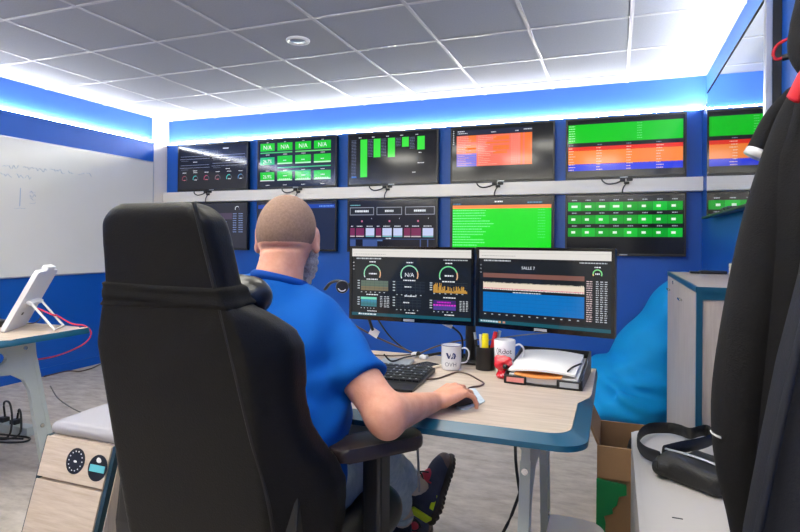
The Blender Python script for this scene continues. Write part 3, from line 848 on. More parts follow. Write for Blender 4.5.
def wrap(bm, strokes, c, R, ang0, z0, sc, eps=.0004):
    """put flat polygons (x right, y up) around a cylinder, centred on heading ang0"""
    for poly in strokes:
        # subdivide wide polygons is not needed at this size
        vs = []
        for x, y in poly:
            a = ang0 + x*sc/R
            vs.append(bm.verts.new((c[0]+(R+eps)*math.cos(a), c[1]+(R+eps)*math.sin(a), z0+y*sc)))
        try: bm.faces.new(vs)
        except ValueError: pass
def text_polys(s, ox=0, oy=0):
    V, F = text_mesh(s); return [[(V[i][0]+ox, V[i][1]+oy) for i in f] for f in F]
face_cam = math.atan2(-cy, -cx)
b = B()
wrap(b, [[(-1.0,.55),(-.55,.55),(-.3,-.1),(-.05,.55),(.0,.1),(-.25,-.55),(-.5,-.55)]], (cx,cy), .0365, face_cam-.06, ZD+.053, .0185)
wrap(b, [[(.0,-.55),(.45,.6),(.75,.6),(.35,-.55)],[(.5,.55),(.95,.35),(1.02,-.05),(.8,-.55),(.45,-.55),(.62,-.2),(.7,.1)]], (cx,cy), .0365, face_cam-.06, ZD+.053, .0185)
obj('logo', b, M['navy_ink'], t)
b = B(); wrap(b, text_polys('OVH'), (cx,cy), .0365, face_cam-.06, ZD+.022, .0205); obj('lettering', b, M['grey_ink'], t)

px, py = -.438, 2.03
b = B(); lathe(b, (px,py,ZD), [(0,0),(.033,0),(.034,.002),(.034,.082),(.0315,.082),(.0315,.006),(0,.006)], 36); tag(obj('pen_cup', b, M['black_plastic'], None, 50), 'black round pen cup holding markers, between the enamel mug and red ornament', 'pen cup')
def pen(dx, dy, tx, ty, L, r, m, label, name, cat, cap=None):
    p0 = Vector((px+dx, py+dy, ZD+.008)); d = Vector((tx, ty, 1)).normalized()
    tt = thing(name, label, cat, p0, 'pens in the black cup')
    b = B(); cyl(b, p0, p0+d*L*.8, r, r, 14); obj('barrel', b, m, tt, 40)
    b = B(); cyl(b, p0+d*L*.8, p0+d*L, r*1.08, r*.9, 14); obj('cap', b, cap or m, tt, 40)
pen(-.018,-.008,-.16,.0,.125,.005,M['black_plastic'],'slim black pen leaning left in the black pen cup','pen','pen',M['silver'])
pen(-.012,.01,-.08,.05,.115,.006,M['mug'],'white pen at the back of the black pen cup','pen','pen')
pen(.001,-.012,.02,-.03,.122,.012,M['yellow'],'fat yellow highlighter standing in the black pen cup','highlighter','marker')
pen(.012,.0,.2,.0,.132,.008,M['red_pen'],'red marker leaning right in the black pen cup','marker','marker')
pen(.018,.012,.24,.05,.135,.006,M['mug'],'white marker with grey cap at the right of the black pen cup','marker','marker',M['silver'])

t = thing('tall_mug', 'tall white mug with black lettering, behind the red glass ornament', 'mug', (-.362, 1.985, ZD))
cx, cy = -.362, 2.0
b = B(); lathe(b, (cx,cy,ZD), [(0,0),(.028,0),(.031,.004),(.036,.06),(.0375,.115),(.0355,.117),(.034,.06),(.028,.008),(0,.008)], 40); obj('body', b, M['mug'], t, 50)
pts = [Vector((cx,cy,ZD))+ha*a+Vector((0,0,z)) for a, z in ((.034,.095),(.052,.1),(.066,.085),(.064,.06),(.052,.04),(.031,.03))]
b = B(); tube(b, pts, .005, 8, flat=(.006,.0035)); obj('handle', b, M['mug'], t, True)
b = B(); fc = math.atan2(-cy,-cx); wrap(b, text_polys('Root'), (cx,cy), .0362, fc+.02, ZD+.080, .024, .0006)
ring = []
for k in range(24):
    a0, a1 = 2*PI*k/24, 2*PI*(k+1)/24
    if 1.0 < (a0+PI/2) % (2*PI) < 5.6: ring.append([(-.6+.62*math.cos(a0),.05+.62*math.sin(a0)),(-.6+.72*math.cos(a0),.05+.72*math.sin(a0)),(-.6+.72*math.cos(a1),.05+.72*math.sin(a1)),(-.6+.62*math.cos(a1),.05+.62*math.sin(a1))])
wrap(b, ring, (cx,cy), .0362, fc+.02, ZD+.080, .024, .0006)
obj('lettering', b, M['black_ink'], t)

rx, ry = -.352, 1.925
t = thing('red_ornament', 'small glossy red glass ornament on a flared foot, in front of the tall white mug', 'ornament', (rx, ry, ZD))
s = SDF((rx-.05,ry-.05,ZD-.01), (rx+.05,ry+.05,ZD+.09), .0016)
s.cap((rx,ry,ZD+.004),(rx,ry,ZD+.004),.012,k=.004); s.ell((rx,ry,ZD+.008),(.026,.026,.010),k=.004); s.ell((rx,ry,ZD+.02),(.020,.020,.016),k=.008)
s.ell((rx,ry,ZD+.05),(.031,.030,.026),k=.008); s.ell((rx-.014,ry-.012,ZD+.044),(.014,.014,.013),k=.008); s.ell((rx+.018,ry-.012,ZD+.064),(.012,.012,.010),k=.008); s.ell((rx-.02,ry-.004,ZD+.066),(.010,.010,.010),k=.008)
s.ell((rx+.006,ry-.03,ZD+.048),(.009,.006,.008),k=.004,op='s'); s.plane((rx,ry,ZD),(0,0,-1),.001)
obj('body', s.bm(), M['redgloss'], t, True)
b = B(); ball(b, (rx+.01,ry-.026,ZD+.043), (.009,.006,.009), 12); obj('dark_inset', b, M['black_gloss'], t, True)

# letter tray with papers
t = thing('letter_tray', 'black plastic letter tray full of white papers at the desk right back', 'letter tray', (-.21, 2.0, ZD), None)
T = Matrix.Translation((-.208, 1.985, ZD)) @ Matrix.Rotation(math.radians(-3), 4, 'Z')
b = B(); box(b, -.12,.12,-.135,.15,.0,.006,.002,M=T); box(b, -.12,.12,.144,.15,.006,.075,.002,M=T)
for sx in (-1, 1):
    prism(b, [(-.135,.0),(.15,.0),(.15,.075),(.06,.06),(-.10,.035),(-.135,.03)], sx*.12-.003, sx*.12+.003, 'yz', M=T)
for (x0, x1) in ((-.12,-.05),(.045,.12)):
    box(b, x0,x1,-.14,-.132,.0,.028,.003,M=T)
obj('tray', b, M['black_plastic'], t)
b = B(); box(b, -.113,-.057,-.1415,-.1398,.007,.022,M=T); obj('pink_label', b, M['pink_label'], t)
b = B(); box(b, .055,.112,-.1415,-.1398,.007,.022,M=T); obj('grey_label', b, M['silver'], t)
t2 = thing('paper_stack', 'stack of white papers with an orange folder lying in the black letter tray', 'papers', (-.208, 1.985, ZD+.03))
def sheet(bm, z0, z1, x0, x1, y0, y1, curl, n=10):
    rings = []
    for i in range(n+1):
        u = i/n; x = x0+(x1-x0)*u; dz = curl*math.sin(PI*u)
        rings.append([bm.verts.new(T @ Vector((x, y, z+dz+k*.02))) for y, z, k in ((y0,z0,0),(y1,z0,1),(y1,z1,1),(y0,z1,0))])
    skin_rings(bm, rings); return bm
b = B(); sheet(b, .010, .030, -.108, .108, -.125, .138, -.004); obj('lower_sheets', b, M['paper'], t2)
b = B(); sheet(b, .031, .034, -.09, .06, -.138, .12, -.006); obj('orange_folder', b, M['orange_paper'], t2)
b = B(); sheet(b, .036, .043, -.112, .10, -.12, .13, .008); obj('top_sheets', b, M['paper'], t2)
b = B(); tube(b, [T @ Vector((.075,-.11,.052)), T @ Vector((.085,-.06,.056)), T @ Vector((.108,-.03,.064))], .003, 6); obj('paper_clip', b, M['black_plastic'], t2, True)

# keyboard
t = thing('keyboard', 'black keyboard with a wide palm rest, in front of the left monitor', 'keyboard', (-.79, 1.78, ZD))
KT = Matrix.Translation((-.572, 1.62, ZD)) @ Matrix.Rotation(math.radians(3.0), 4, 'Z') 
b = B(); 
prism(b, [(0,.002),(0,.009),(.07,.012),(.09,.010),(.28,.018),(.285,.015),(.285,.002),(.02,.0)], -.44, 0, 'yz', .002); bmesh.ops.transform(b, matrix=KT, verts=b.verts)
obj('case', b, M['key'], t)
slope = (.018-.010)/.19
kk = []
for r in range(6):
    y = .092+.031*r; n = 20; gap = .002
    for c in range(n):
        x1 = -.008-c*.0212; 
        if r == 0 and 9 <= c <= 14:
            if c != 9: continue
            w_ = .0212*6
        else: w_ = .0212
        kk.append((x1-w_+gap, x1, y, y+.028))
b = B(); bl = B()
for (x0,x1,y0,y1) in kk:
    z = .010+slope*(y0-.09)
    box(b, x0,x1,y0,y1,z-.004,z+.0055+slope*.028, M=KT @ Matrix.Identity(4))
    if random.random() < .75: box(bl, x0+.005, x0+.010, (y0+y1)/2, (y0+y1)/2+.007, z+.0067+slope*.014, z+.0072+slope*.014, M=KT)
o = obj('keys', b, M['key'], t); o['kind'] = 'stuff'
obj('key_legends', bl, M['legend'], t)['kind'] = 'stuff'

def phone(poly, label, cat, name, mtop, mbody, grp=None):
    c = sum((Vector((x,y,0)) for x, y in poly), Vector())/len(poly)
    t = thing(name, label, cat, (c.x,c.y,ZD), grp)
    b = B(); prism(b, poly, ZD+.0005, ZD+.010, 'xy', .002); obj('body', b, mbody, t)
    q = [(c.x+(x-c.x)*.9, c.y+(y-c.y)*.9) for x, y in poly]
    b = B(); prism(b, q, ZD+.0099, ZD+.0106, 'xy'); obj('screen', b, mtop, t)
def rot_rect(cx, cy, w, l, a, r=.01):
    ca, sa = math.cos(math.radians(a)), math.sin(math.radians(a))
    return [(cx+x*ca-y*sa, cy+x*sa+y*ca) for x, y in rrect(-w/2, w/2, -l/2, l/2, r, 4)]
phone(rot_rect(-.765,1.975,.12,.13,8), 'flat silver grey drive behind the keyboard, left of the dark phone', 'drive', 'external_drive', M['silver'], M['silver'])
phone(rot_rect(-.655,1.955,.078,.145,-25), 'dark smartphone lying behind the keyboard beside the silver drive', 'phone', 'smartphone', M['black_gloss'], M['cream_plastic'])
t = thing('usb_hub', 'tiny white cable hub behind the dark smartphone at the desk back edge', 'cable hub', (-.725, 2.13, ZD))
b = B(); box(b, -.755,-.735,2.12,2.15,ZD+.0002,ZD+.018,.003); box(b, -.715,-.685,2.10,2.135,ZD+.0002,ZD+.014,.003); obj('body', b, M['white_plastic'], t)
b = B(); tube(b, [(-.735,2.13,ZD+.01),(-.725,2.125,ZD+.02),(-.715,2.12,ZD+.01)], .006); obj('plug', b, M['cable'], t, True)

# mouse, pad and its cord
t = thing('mouse_pad', 'small pale blue mouse pad under the right hand', 'mouse pad', (-.40, 1.61, ZD))
b = B(); prism(b, [(-.480,1.60),(-.425,1.735),(-.405,1.738),(-.348,1.615),(-.350,1.60),(-.374,1.515),(-.388,1.51)], ZD+.0002, ZD+.003, 'xy'); obj('sheet', b, M['padcard'], t)
b = B(); rr = random.Random(2)
for k in range(10):
    x = -.425+.004*k; y = 1.70-.011*k
    box(b, -.012, .012, -.0012, .0012, ZD+.003, ZD+.0033, M=Matrix.Translation((x+rr.uniform(-.005,.02), y, 0)) @ Matrix.Rotation(-1.0, 4, 'Z'))
obj('pattern', b, M['grey_ink'], t)['kind'] = 'stuff'
t = thing('computer_mouse', 'dark brown computer mouse held under the right hand', 'mouse', (-.40, 1.565, ZD))
R = Euler((0,0,math.radians(-35))).to_matrix()
s = SDF((-.50,1.46,ZD), (-.30,1.68,ZD+.06), .0022)
s.ell((-.405,1.565,ZD+.006),(.030,.055,.028),rot=R,k=.005); s.plane((0,0,ZD+.0045),(0,0,-1),.002)
obj('shell', s.bm(), M['dark_mouse'], t, True)
b = B(); cyl(b, Vector((-.386,1.592,ZD+.024))+Vector((-.003,-.002,0)), Vector((-.386,1.592,ZD+.024))+Vector((.003,.002,0)), .009, seg=14); obj('wheel', b, M['black_plastic'], t, 40)
t = thing('mouse_cable', 'thin brown mouse cord looping across the desk to the mouse', 'cord', (-.45, 1.85, ZD))
b = B(); tube(b, [(-.60,1.77,.745),(-.554,1.816,.743),(-.535,1.876,.743),(-.515,1.935,.743),(-.473,1.919,.743),(-.428,1.862,.743),(-.396,1.816,.743),(-.399,1.776,.743),(-.42,1.75,.743),(-.425,1.70,.745),(-.395,1.625,.755)], .0028); obj('cord', b, M['brown_cable'], t, True)

# cords hanging behind the monitors
def cord(pts, r, m, label, grp='cords behind the monitors', name='monitor_cable'):
    b = B(); tube(b, pts, r); return tag(obj(name, b, m, None, True), label, 'cord', grp)
cord([(-.885,2.07,.9),(-.86,2.14,.82),(-.80,2.15,.77),(-.745,2.14,.752),(-.70,2.14,.75)], .0035, M['cable'], 'black cord hanging in a curve below the left monitor to the hub')
t = cord([(-.92,2.065,.91),(-.915,2.09,.86),(-.912,2.1,.842)], .006, M['cable'], 'short black cord with a white paper tag below the left monitor')
b = B(); box(b, -.02,.02,-.001,.001,-.016,.016,M=Matrix.Translation((-.906,2.10,.832)) @ Matrix.Rotation(.5,4,'Y')); obj('tag', b, M['paper'], t)
t = cord([(-.66,2.065,.91),(-.62,2.1,.895),(-.58,2.11,.87),(-.55,2.115,.84),(-.545,2.12,.79),(-.55,2.14,.748)], .004, M['cable'], 'black cord with a white plug running to the monitor pole')
b = B(); cyl(b, (-.635,2.095,.896), (-.585,2.11,.872), .0075, seg=12); obj('white_plug', b, M['white_plastic'], t, 40)
cord([(-1.0,2.10,.86),(-.93,2.12,.82),(-.85,2.14,.785),(-.77,2.14,.76),(-.745,2.135,.752)], .0038, M['brown_cable'], 'brown cord sagging from the left down to the small hub')
cord([(-.725,2.13,.755),(-.66,2.15,.785),(-.56,2.155,.815),(-.47,2.15,.825),(-.41,2.12,.832)], .0032, M['brown_cable'], 'brown cord rising from the hub past the monitor pole')
cord([(-.70,2.12,.75),(-.64,2.17,.757),(-.575,2.18,.755),(-.52,2.18,.753)], .006, M['cable'], 'thick black cord lying along the desk back edge behind the enamel mug')
cord([(-1.02,2.05,.746),(-.92,2.08,.745),(-.82,2.1,.745),(-.755,2.12,.752)], .003, M['brown_cable'], 'thin brown cord lying on the desk left of the hub')
cord([(-.735,2.12,.75),(-.75,2.03,.757),(-.77,1.95,.757),(-.78,1.90,.79)], .0032, M['cable'], 'black cord from the hub across the silver drive to the keyboard')
cord([(-.45,2.12,.83),(-.33,2.16,.85),(-.22,2.15,.87),(-.18,2.10,.90)], .0025, M['grey_cable'], 'grey cord sagging below the right monitor behind the mugs')

# headset at the left monitor edge
hx, hy, hz = -1.03, 2.06, 1.015
t = thing('headset', 'black headset with a white ring hooked on the left monitor edge beside the shoulder', 'headset', (hx, hy, hz))
b = B(); lathe(b, (hx,hy,hz), [(0,-.018),(.024,-.018),(.027,0),(.024,.018),(0,.018)], 24, (.4,-.9,0)); obj('ear_cup', b, M['black_plastic'], t, 40)
b = B(); torus(b, (hx+.0077,hy-.0173,hz), (.4,-.9,0), .016, .0022, 16, 8, .3, 2.6); obj('white_ring', b, M['white_plastic'], t, True)
b = B(); tube(b, [(hx,hy+.005,hz+.02),(hx-.03,hy+.01,hz+.022),(hx-.06,hy+.01,hz+.012),(hx-.085,hy+.01,hz-.015)], .012, 8, flat=(.012,.006)); obj('headband', b, M['black_plastic'], t, True)
b = B(); tube(b, [(hx+.02,hy+.01,hz),(hx+.05,hy+.02,hz+.03),(hx+.058,hy+.02,hz-.03)], .008); obj('hook', b, M['black_plastic'], t, True)

# ------------------------------------------------------------------ left desk things
t = thing('tilted_display', 'white slab display on a wire kickstand, leaning back on the left desk', 'display', (-2.85, 1.98, ZD))
B1 = Vector((-2.79,1.885,ZD+.003)); Bd = Vector((-.16,.225,0)).normalized(); Bn = Vector((Bd.y,-Bd.x,0)).normalized()   # Bn points to +X side (back)
Up = (Vector((0,0,1))*math.cos(math.radians(27))+Bn*math.sin(math.radians(27))).normalized(); Nb = Bd.cross(Up).normalized()
if Nb.dot(Bn) < 0: Nb = -Nb
TM = Matrix.Translation(B1) @ Matrix((Bd, Up, Nb)).transposed().to_4x4()
Wd, Hd = .29, .335
b = B(); prism(b, rrect(0, Wd, 0, Hd, .02, 5), -.006, .016, 'xy', .004); bmesh.ops.transform(b, matrix=TM, verts=b.verts); obj('housing', b, M['white_plastic'], t)
b = B(); box(b, .02, Wd-.02, .03, Hd-.02, -.0075, -.0055, M=TM); obj('screen', b, M['black_gloss'], t)
b = B(); box(b, Wd*.3, Wd*.7, Hd-.002, Hd+.025, -.008, .022, .006, M=TM); obj('camera_bar', b, M['white_plastic'], t)
b = B(); box(b, Wd*.22, Wd*.78, Hd*.46, Hd*.52, .016, .045, .005, M=TM); obj('hinge', b, M['white_plastic'], t)
h0, h1 = TM @ Vector((Wd*.26,Hd*.49,.04)), TM @ Vector((Wd*.74,Hd*.49,.04))
f0 = Vector((h0.x+.135,h0.y+.02,ZD+.007)); f1 = Vector((h1.x+.135,h1.y+.02,ZD+.007))
b = B(); tube(b, [h0,f0,f1,h1], .006, 8, False); obj('kickstand', b, M['white_plastic'], t, 50)
b = B(); box(b, Wd*.35, Wd*.42, Hd*.26, Hd*.30, .0155, .018, M=TM); obj('logo_plate', b, M['black_plastic'], t)
t = thing('pink_cable', 'pink cord from the tilted white display over the desk edge and underneath', 'cord', (-2.7, 2.1, ZD))
b = B(); tube(b, [h0+Vector((.02,.01,-.02)), h0+Vector((.08,.06,-.06)), (-2.72,2.13,.80), (-2.66,2.17,.755), (-2.62,2.21,.742), (-2.60,2.235,.70), (-2.64,2.22,.64), (-2.74,2.14,.585), (-2.86,2.05,.565)], .0042); obj('cord', b, M['pink_cable'], t, True)
t = thing('brown_cable', 'thin brown cord trailing behind the white display kickstand', 'cord', (-2.8, 2.1, ZD))
b = B(); tube(b, [h0+Vector((.02,.03,-.03)), (-2.80,2.11,.80), (-2.90,2.14,.75), (-3.0,2.12,.744)], .003); obj('cord', b, M['brown_cable'], t, True)
t = thing('desk_puck', 'small black puck on the left desk behind the white display', 'speakerphone', (-3.02, 2.02, ZD))
b = B(); lathe(b, (-3.02,2.02,ZD), [(0,0),(.05,0),(.055,.008),(.05,.03),(.03,.036),(0,.037)], 28); obj('body', b, M['black_plastic'], t, 50)
b = B(); tube(b, [(-3.02,2.07,ZD+.01),(-2.98,2.12,ZD+.02),(-2.94,2.11,ZD+.006)], .005); obj('lead', b, M['cable'], t, True)

t = thing('power_strip', 'long grey power strip on the carpet under the left desk', 'power strip', (-3.55, 2.46, 0))
b = B(); box(b, -4.1,-3.31,2.40,2.47,.001,.055,.004); obj('body', b, M['legmetal'], t)
b = B()
for k in range(3): box(b, -3.70+.11*k,-3.65+.11*k,2.41,2.46,.055,.085,.006)
obj('plug', b, M['cable'], t)
for k, (pts, lab) in enumerate((
    ([(-3.67,2.44,.085),(-3.66,2.42,.16),(-3.60,2.41,.13),(-3.58,2.39,.07),(-3.62,2.36,.01),(-3.5,2.3,.008)], 'black cord arching from the first plug of the grey power strip'),
    ([(-3.56,2.44,.085),(-3.54,2.42,.18),(-3.46,2.40,.19),(-3.41,2.38,.10),(-3.40,2.35,.01),(-3.48,2.31,.008)], 'black cord arching highest from the middle of the grey power strip'),
    ([(-3.45,2.44,.085),(-3.42,2.43,.15),(-3.36,2.40,.12),(-3.33,2.37,.03),(-3.38,2.32,.008),(-3.55,2.28,.008)], 'black cord arching from the last plug of the grey power strip'),
    ([(-3.75,2.32,.007),(-3.58,2.27,.007),(-3.38,2.27,.007),(-3.24,2.33,.007),(-3.28,2.39,.007),(-3.45,2.36,.012),(-3.62,2.32,.014),(-3.42,2.30,.018),(-3.27,2.35,.014)], 'black cord coiled on the carpet in front of the grey power strip'),
    ([(-3.4,2.62,.25),(-3.48,2.75,.12),(-3.40,2.86,.01),(-3.2,2.9,.007)], 'thin grey cord hanging under the left desk'))):
    cord(pts, .006 if k < 4 else .004, M['cable'] if k < 4 else M['grey_cable'], lab, 'cords by the power strip', 'extension_cable')
b = B(); tube(b, [(-4.60,4.4,.006),(-4.60,4.1,.006),(-4.52,3.9,.006),(-4.51,3.76,.006),(-4.62,3.72,.006),(-4.62,3.5,.006)], .006); tag(obj('floor_cable', b, M['brown_cable'], None, True), 'dark cord on the carpet along the left blue wall', 'cord')

# ------------------------------------------------------------------ oak pedestal stool with cushion and two badges
t = thing('pedestal_stool', 'oak pedestal seat with white cushion and two round badges, behind the left chair edge', 'stool', (-1.73, 1.65, 0))
x0, x1, yb = -1.895, -1.565, 1.90
fr = lambda z: 1.445-(.5-z)*.30
b = B(); prism(b, [(yb,0.01),(yb,.5),(fr(.5)+.018,.5),(fr(.01)+.018,.01)], x0+.016, x1-.016, 'yz'); obj('carcass', b, M['wood_y'], t)
b = B()
for xx in (x0, x1-.016):
    prism(b, [(yb,.0),(yb,.5),(fr(.5)+.004,.5),(fr(0)+.004,0)], xx, xx+.016, 'yz')
    
obj('side_panel', b, M['dark_teal'], t)
b = B(); prism(b, [(yb-.03,.03),(yb-.03,.485),(fr(.485)+.026,.485),(fr(.03)+.026,.03)], x1-.001, x1+.003, 'yz'); obj('side_inset', b, M['wood_y'], t)
def fpanel(z0, z1, name):
    b = B(); prism(b, [(fr(z0),z0),(fr(z1),z1),(fr(z1)+.018,z1),(fr(z0)+.018,z0)], x0+.008, x1-.018, 'yz'); return obj(name, b, M['wood'], t)
f1_ = fpanel(.372, .498, 'upper_drawer'); f2_ = fpanel(.03, .362, 'lower_drawer')
def disc_on(u, z, r, m, parent, name, lift=.0008, sy=1.25):
    n = Vector((0,-1,.30)).normalized(); up = Vector((0,.30,1)).normalized(); c = Vector((u, fr(z), z))+n*lift
    b = B(); vs = [b.verts.new(c+Vector((1,0,0))*r*math.cos(2*PI*k/28)+up*r*sy*math.sin(2*PI*k/28)) for k in range(28)]
    vt = [b.verts.new(v.co+n*.001) for v in vs]
    b.faces.new(vs[::-1]); b.faces.new(vt)
    for k in range(28): b.faces.new((vs[k], vs[(k+1)%28], vt[(k+1)%28], vt[k]))
    return obj(name, b, m, parent)
bd = disc_on(-1.726, .438, .042, M['badge'], f1_, 'badge', sy=1.0)
b = B(); n = Vector((0,-1,.30)).normalized(); rr = random.Random(4)
for k in range(14):
    a = 2*PI*k/14; c = Vector((-1.726+.03*math.cos(a), fr(.438), .438+.03*math.sin(a))) + n*.002; c.y += .30*.03*math.sin(a)
    ball(b, c, (.003,.001,.0025), 6)
ball(b, Vector((-1.726, fr(.436), .436))+n*.002, (.008,.001,.005), 8)
obj('badge_dots', b, M['paper'], f1_)['kind'] = 'stuff'
disc_on(-1.622, .43, .042, M['badge'], f1_, 'badge', sy=1.0)
b = B()
def tilt(c): return c+n*.0026
for (dx,dz,w_,h_) in ((0,-.002,.033,.011),):
    c = Vector((-1.622+dx, fr(.43+dz), .43+dz)); box(b, -w_,w_,-.0005,.0005,-h_,h_,M=Matrix.Translation(tilt(c)) @ Matrix.Rotation(-math.atan(.3),4,'X'))
obj('cyan_band', b, M['badge_pic'], f1_)
b = B(); c = Vector((-1.622, fr(.452), .452)); ball(b, tilt(c), (.011,.0015,.011), 14); obj('pale_figure', b, M['paper'], f1_)
s = SDF((x0-.05,1.38,.48), (x1+.05,1.96,.60), .006)
s.rbox((-1.73,1.675,.522),(.163,.22,.023),.021,k=.01); s.ell((-1.73,1.68,.538),(.13,.19,.012),k=.03)
obj('cushion', s.bm(), M['cushion'], t, True)

# ------------------------------------------------------------------ right side: cabinet, bean bag, bench, box, bin
t = thing('low_cabinet', 'pale oak cabinet with teal edges against the right wall, beside the blue beanbag', 'cabinet', (.455, 3.15, 0))
cx0, cx1, cy0, cy1, ch = .300, .612, 2.50, 3.80, 1.03
b = B(); box(b, cx0+.018, cx1, cy0+.018, cy1, 0, ch-.02); obj('carcass', b, M['wood_y'], t)
b = B(); box(b, cx0, cx1, cy0, cy1, ch-.022, ch-.001); obj('top', b, M['wood'], t)
b = B(); box(b, cx0-.003, cx0+.008, cy0-.003, cy1, ch-.022, ch); box(b, cx0+.008, cx1, cy0-.003, cy0+.006, ch-.022, ch); obj('top_edge', b, M['teal'], t)
b = B(); box(b, cx0+.0, cx0+.022, cy0, cy0+.018, 0, ch-.022); box(b, cx0+.022, cx1, cy0, cy0+.018, ch-.05, ch-.022); obj('teal_frame', b, M['teal'], t)
b = B(); box(b, cx0+.022, cx1, cy0+.006, cy0+.019, 0.02, ch-.05); obj('end_panel', b, M['wood_y'], t)
d = None
for (y0, y1) in ((cy0+.02, (cy0+cy1)/2-.002), ((cy0+cy1)/2+.002, cy1-.002)):
    b = B(); box(b, cx0-.0005, cx0+.018, y0, y1, .02, ch-.024, .002); d = obj('door', b, M['wood_y'], t)
    b = B(); yy = y1-.10 if y0 > 3 else y0+.55; box(b, cx0-.014, cx0-.0005, yy-.07, yy+.03, ch-.105, ch-.095, .002); obj('handle', b, M['steel'], d)
b = B(); cyl(b, (cx0-.006,cy1-.35,ch-.045), (cx0,cy1-.35,ch-.045), .010); obj('lock', b, M['steel'], t, 40)
b = B(); box(b, .45,.585,3.60,3.68,ch,ch+.018,.004); box(b, .40,.45,3.61,3.67,ch,ch+.012,.003); tag(obj('remote_control', b, M['black_plastic']), 'flat black remote control lying on the oak cabinet', 'remote control')
t = thing('cream_block', 'small stack of cream coloured pads standing on the oak cabinet', 'pads', (.53, 3.1, ch))
b = B()
for k in range(4): box(b, .515,.60,3.04,3.14,ch+.019*k,ch+.019*k+.018,.003)
obj('pad', b, M['cream_plastic'], t)

s = SDF((-.35,3.8,-.05), (.645,4.97,1.12), .011)
s.ell((.13,4.36,.20),(.36,.46,.235),k=.12); s.ell((.28,4.45,.38),(.27,.36,.32),k=.14); s.ell((.40,4.60,.64),(.18,.28,.28),k=.14); s.ell((.48,4.70,.86),(.10,.18,.14),k=.10)
s.ell((.02,4.28,.10),(.30,.40,.12),k=.1)
for (p, q, r_) in (((-.18,4.02,.30),(.35,3.98,.42),.02),((-.12,3.93,.21),(.40,3.96,.26),.018),((-.05,4.2,.52),(.45,4.05,.66),.02),((.12,4.3,.70),(.5,4.2,.88),.015)):
    s.cap(p, q, r_, r_, k=.07, op='s')
s.mod(lambda X, Y, Z: .014*np.sin(15*Z+6*X+2.5*np.sin(5*X+3*Z))*np.exp(-((Z-.35)/.35)**2) + .006*np.sin(27*Z-13*X+8*Y) + .010*np.sin(42*Z+16*X*Z+5*np.sin(6*X))*np.exp(-((Z-.22)/.17)**2))
s.plane((0,0,.004),(0,0,-1),.03); s.plane((.618,0,0),(1,0,0),.02); s.plane((0,4.932,0),(0,1,0),.02)
o = obj('beanbag', s.bm(), M['bean'], None, True); tag(o, 'bright blue fabric beanbag slumped in the corner beside the oak cabinet', 'beanbag')

t = thing('low_bench', 'low white bench unit with rounded corners carrying the black bag', 'bench', (.32, 1.86, 0))
b = B(); prism(b, rrect(.06, .61, 1.44, 2.32, .05, 6), .0, .5, 'xy', .012); obj('body', b, M['bench'], t, 35)
b = B(); box(b, .14,.165,1.60,1.604,.4995,.5015); obj('mark', b, M['black_plastic'], t)

t = thing('crossbody_bag', 'black crossbody bag with a loose strap lying on the white bench', 'bag', (.2, 1.88, .5))
ang = math.radians(-38); R = Matrix.Rotation(ang, 3, 'Z') 
s = SDF((.02,1.62,.485), (.40,2.12,.62), .004)
s.rbox((.215,1.835,.534),(.100,.040,.032),.024,rot=R,k=.012); s.ell((.215,1.845,.548),(.09,.042,.028),rot=R,k=.02); s.cap((.14,1.885,.528),(.13,1.855,.535),.022,k=.02)
s.rbox((.265,1.945,.520),(.085,.08,.018),.014,rot=R,k=.01)
s.mod(lambda X, Y, Z: .002*np.sin(70*X+40*Y)+.002*np.sin(55*Y-30*Z)); s.plane((0,0,.5015),(0,0,-1),.002)
obj('body', s.bm(), M['bagfab'], t, True)
b = B(); d0, d1 = Vector((.147,1.905,.574)), Vector((.290,1.793,.577)); tube(b, [d0, d0.lerp(d1,.33)+Vector((0,0,.004)), d0.lerp(d1,.66)+Vector((0,0,.004)), d1], .004, 6, flat=(.006,.003)); obj('zip', b, M['silver'], t, True)
b = B(); tube(b, [(.130,1.87,.555),(.095,1.98,.53),(.078,2.06,.525),(.082,2.15,.525),(.116,2.25,.525),(.185,2.29,.525),(.222,2.262,.53),(.250,2.22,.535),(.305,2.262,.54),(.318,2.19,.54),(.275,2.10,.545),(.20,2.01,.55),(.14,1.90,.565)], .01, 8, flat=(.004,.020)); obj('strap', b, M['bagfab'], t, 50)
b = B(); torus(b, (.118,1.845,.545), (1,.3,0), .012, .003, 16); obj('buckle', b, M['black_plastic'], t, True)

t = thing('cardboard_box', 'open brown cardboard box with green tape between desk and white bench', 'box', (.08, 2.56, 0))
b = B(); X0, X1, Y0, Y1, H = -.062, .24, 2.375, 2.72, .40
th = .006
for q in ((X0,X1,Y0,Y0+th,0,H),(X0,X1,Y1-th,Y1,0,H),(X0,X0+th,Y0+th,Y1-th,0,H),(X1-th,X1,Y0+th,Y1-th,0,H),(X0+th,X1-th,Y0+th,Y1-th,0,th)): box(b, *q)
obj('walls', b, M['cardboard'], t)
b = B(); prism(b, [(Y0+.005,H),(Y1-.01,H),(Y1-.03,H+.13),(Y0+.02,H+.125)], 0, .008, 'yz'); bmesh.ops.transform(b, matrix=Matrix.Translation((X0,0,H)) @ Matrix.Rotation(math.radians(-24),4,'Y') @ Matrix.Translation((0,0,-H)), verts=b.verts); obj('side_flap', b, M['cardboard'], t)
b = B(); box(b, X0+.01, X1-.01, -.005, 0, -.12, 0, M=Matrix.Translation((0,Y0,H)) @ Matrix.Rotation(math.radians(-4),4,'X')); obj('front_flap', b, M['cardboard'], t)
b = B(); prism(b, [(X0-.001,.02),(X0+.030,.02),(X0+.034,.10),(X0+.028,.13),(X0+.060,.145),(X0+.058,.165),(X0+.075,.18),(X0+.082,.215),(X0+.11,.225),(X0+.108,.262),(X0-.001,.272)], Y0-.0132, Y0-.001, 'xz'); box(b, X0-.0012,X0,Y0,Y0+.10,.02,.26); obj('green_tape', b, M['green_tape'], t)
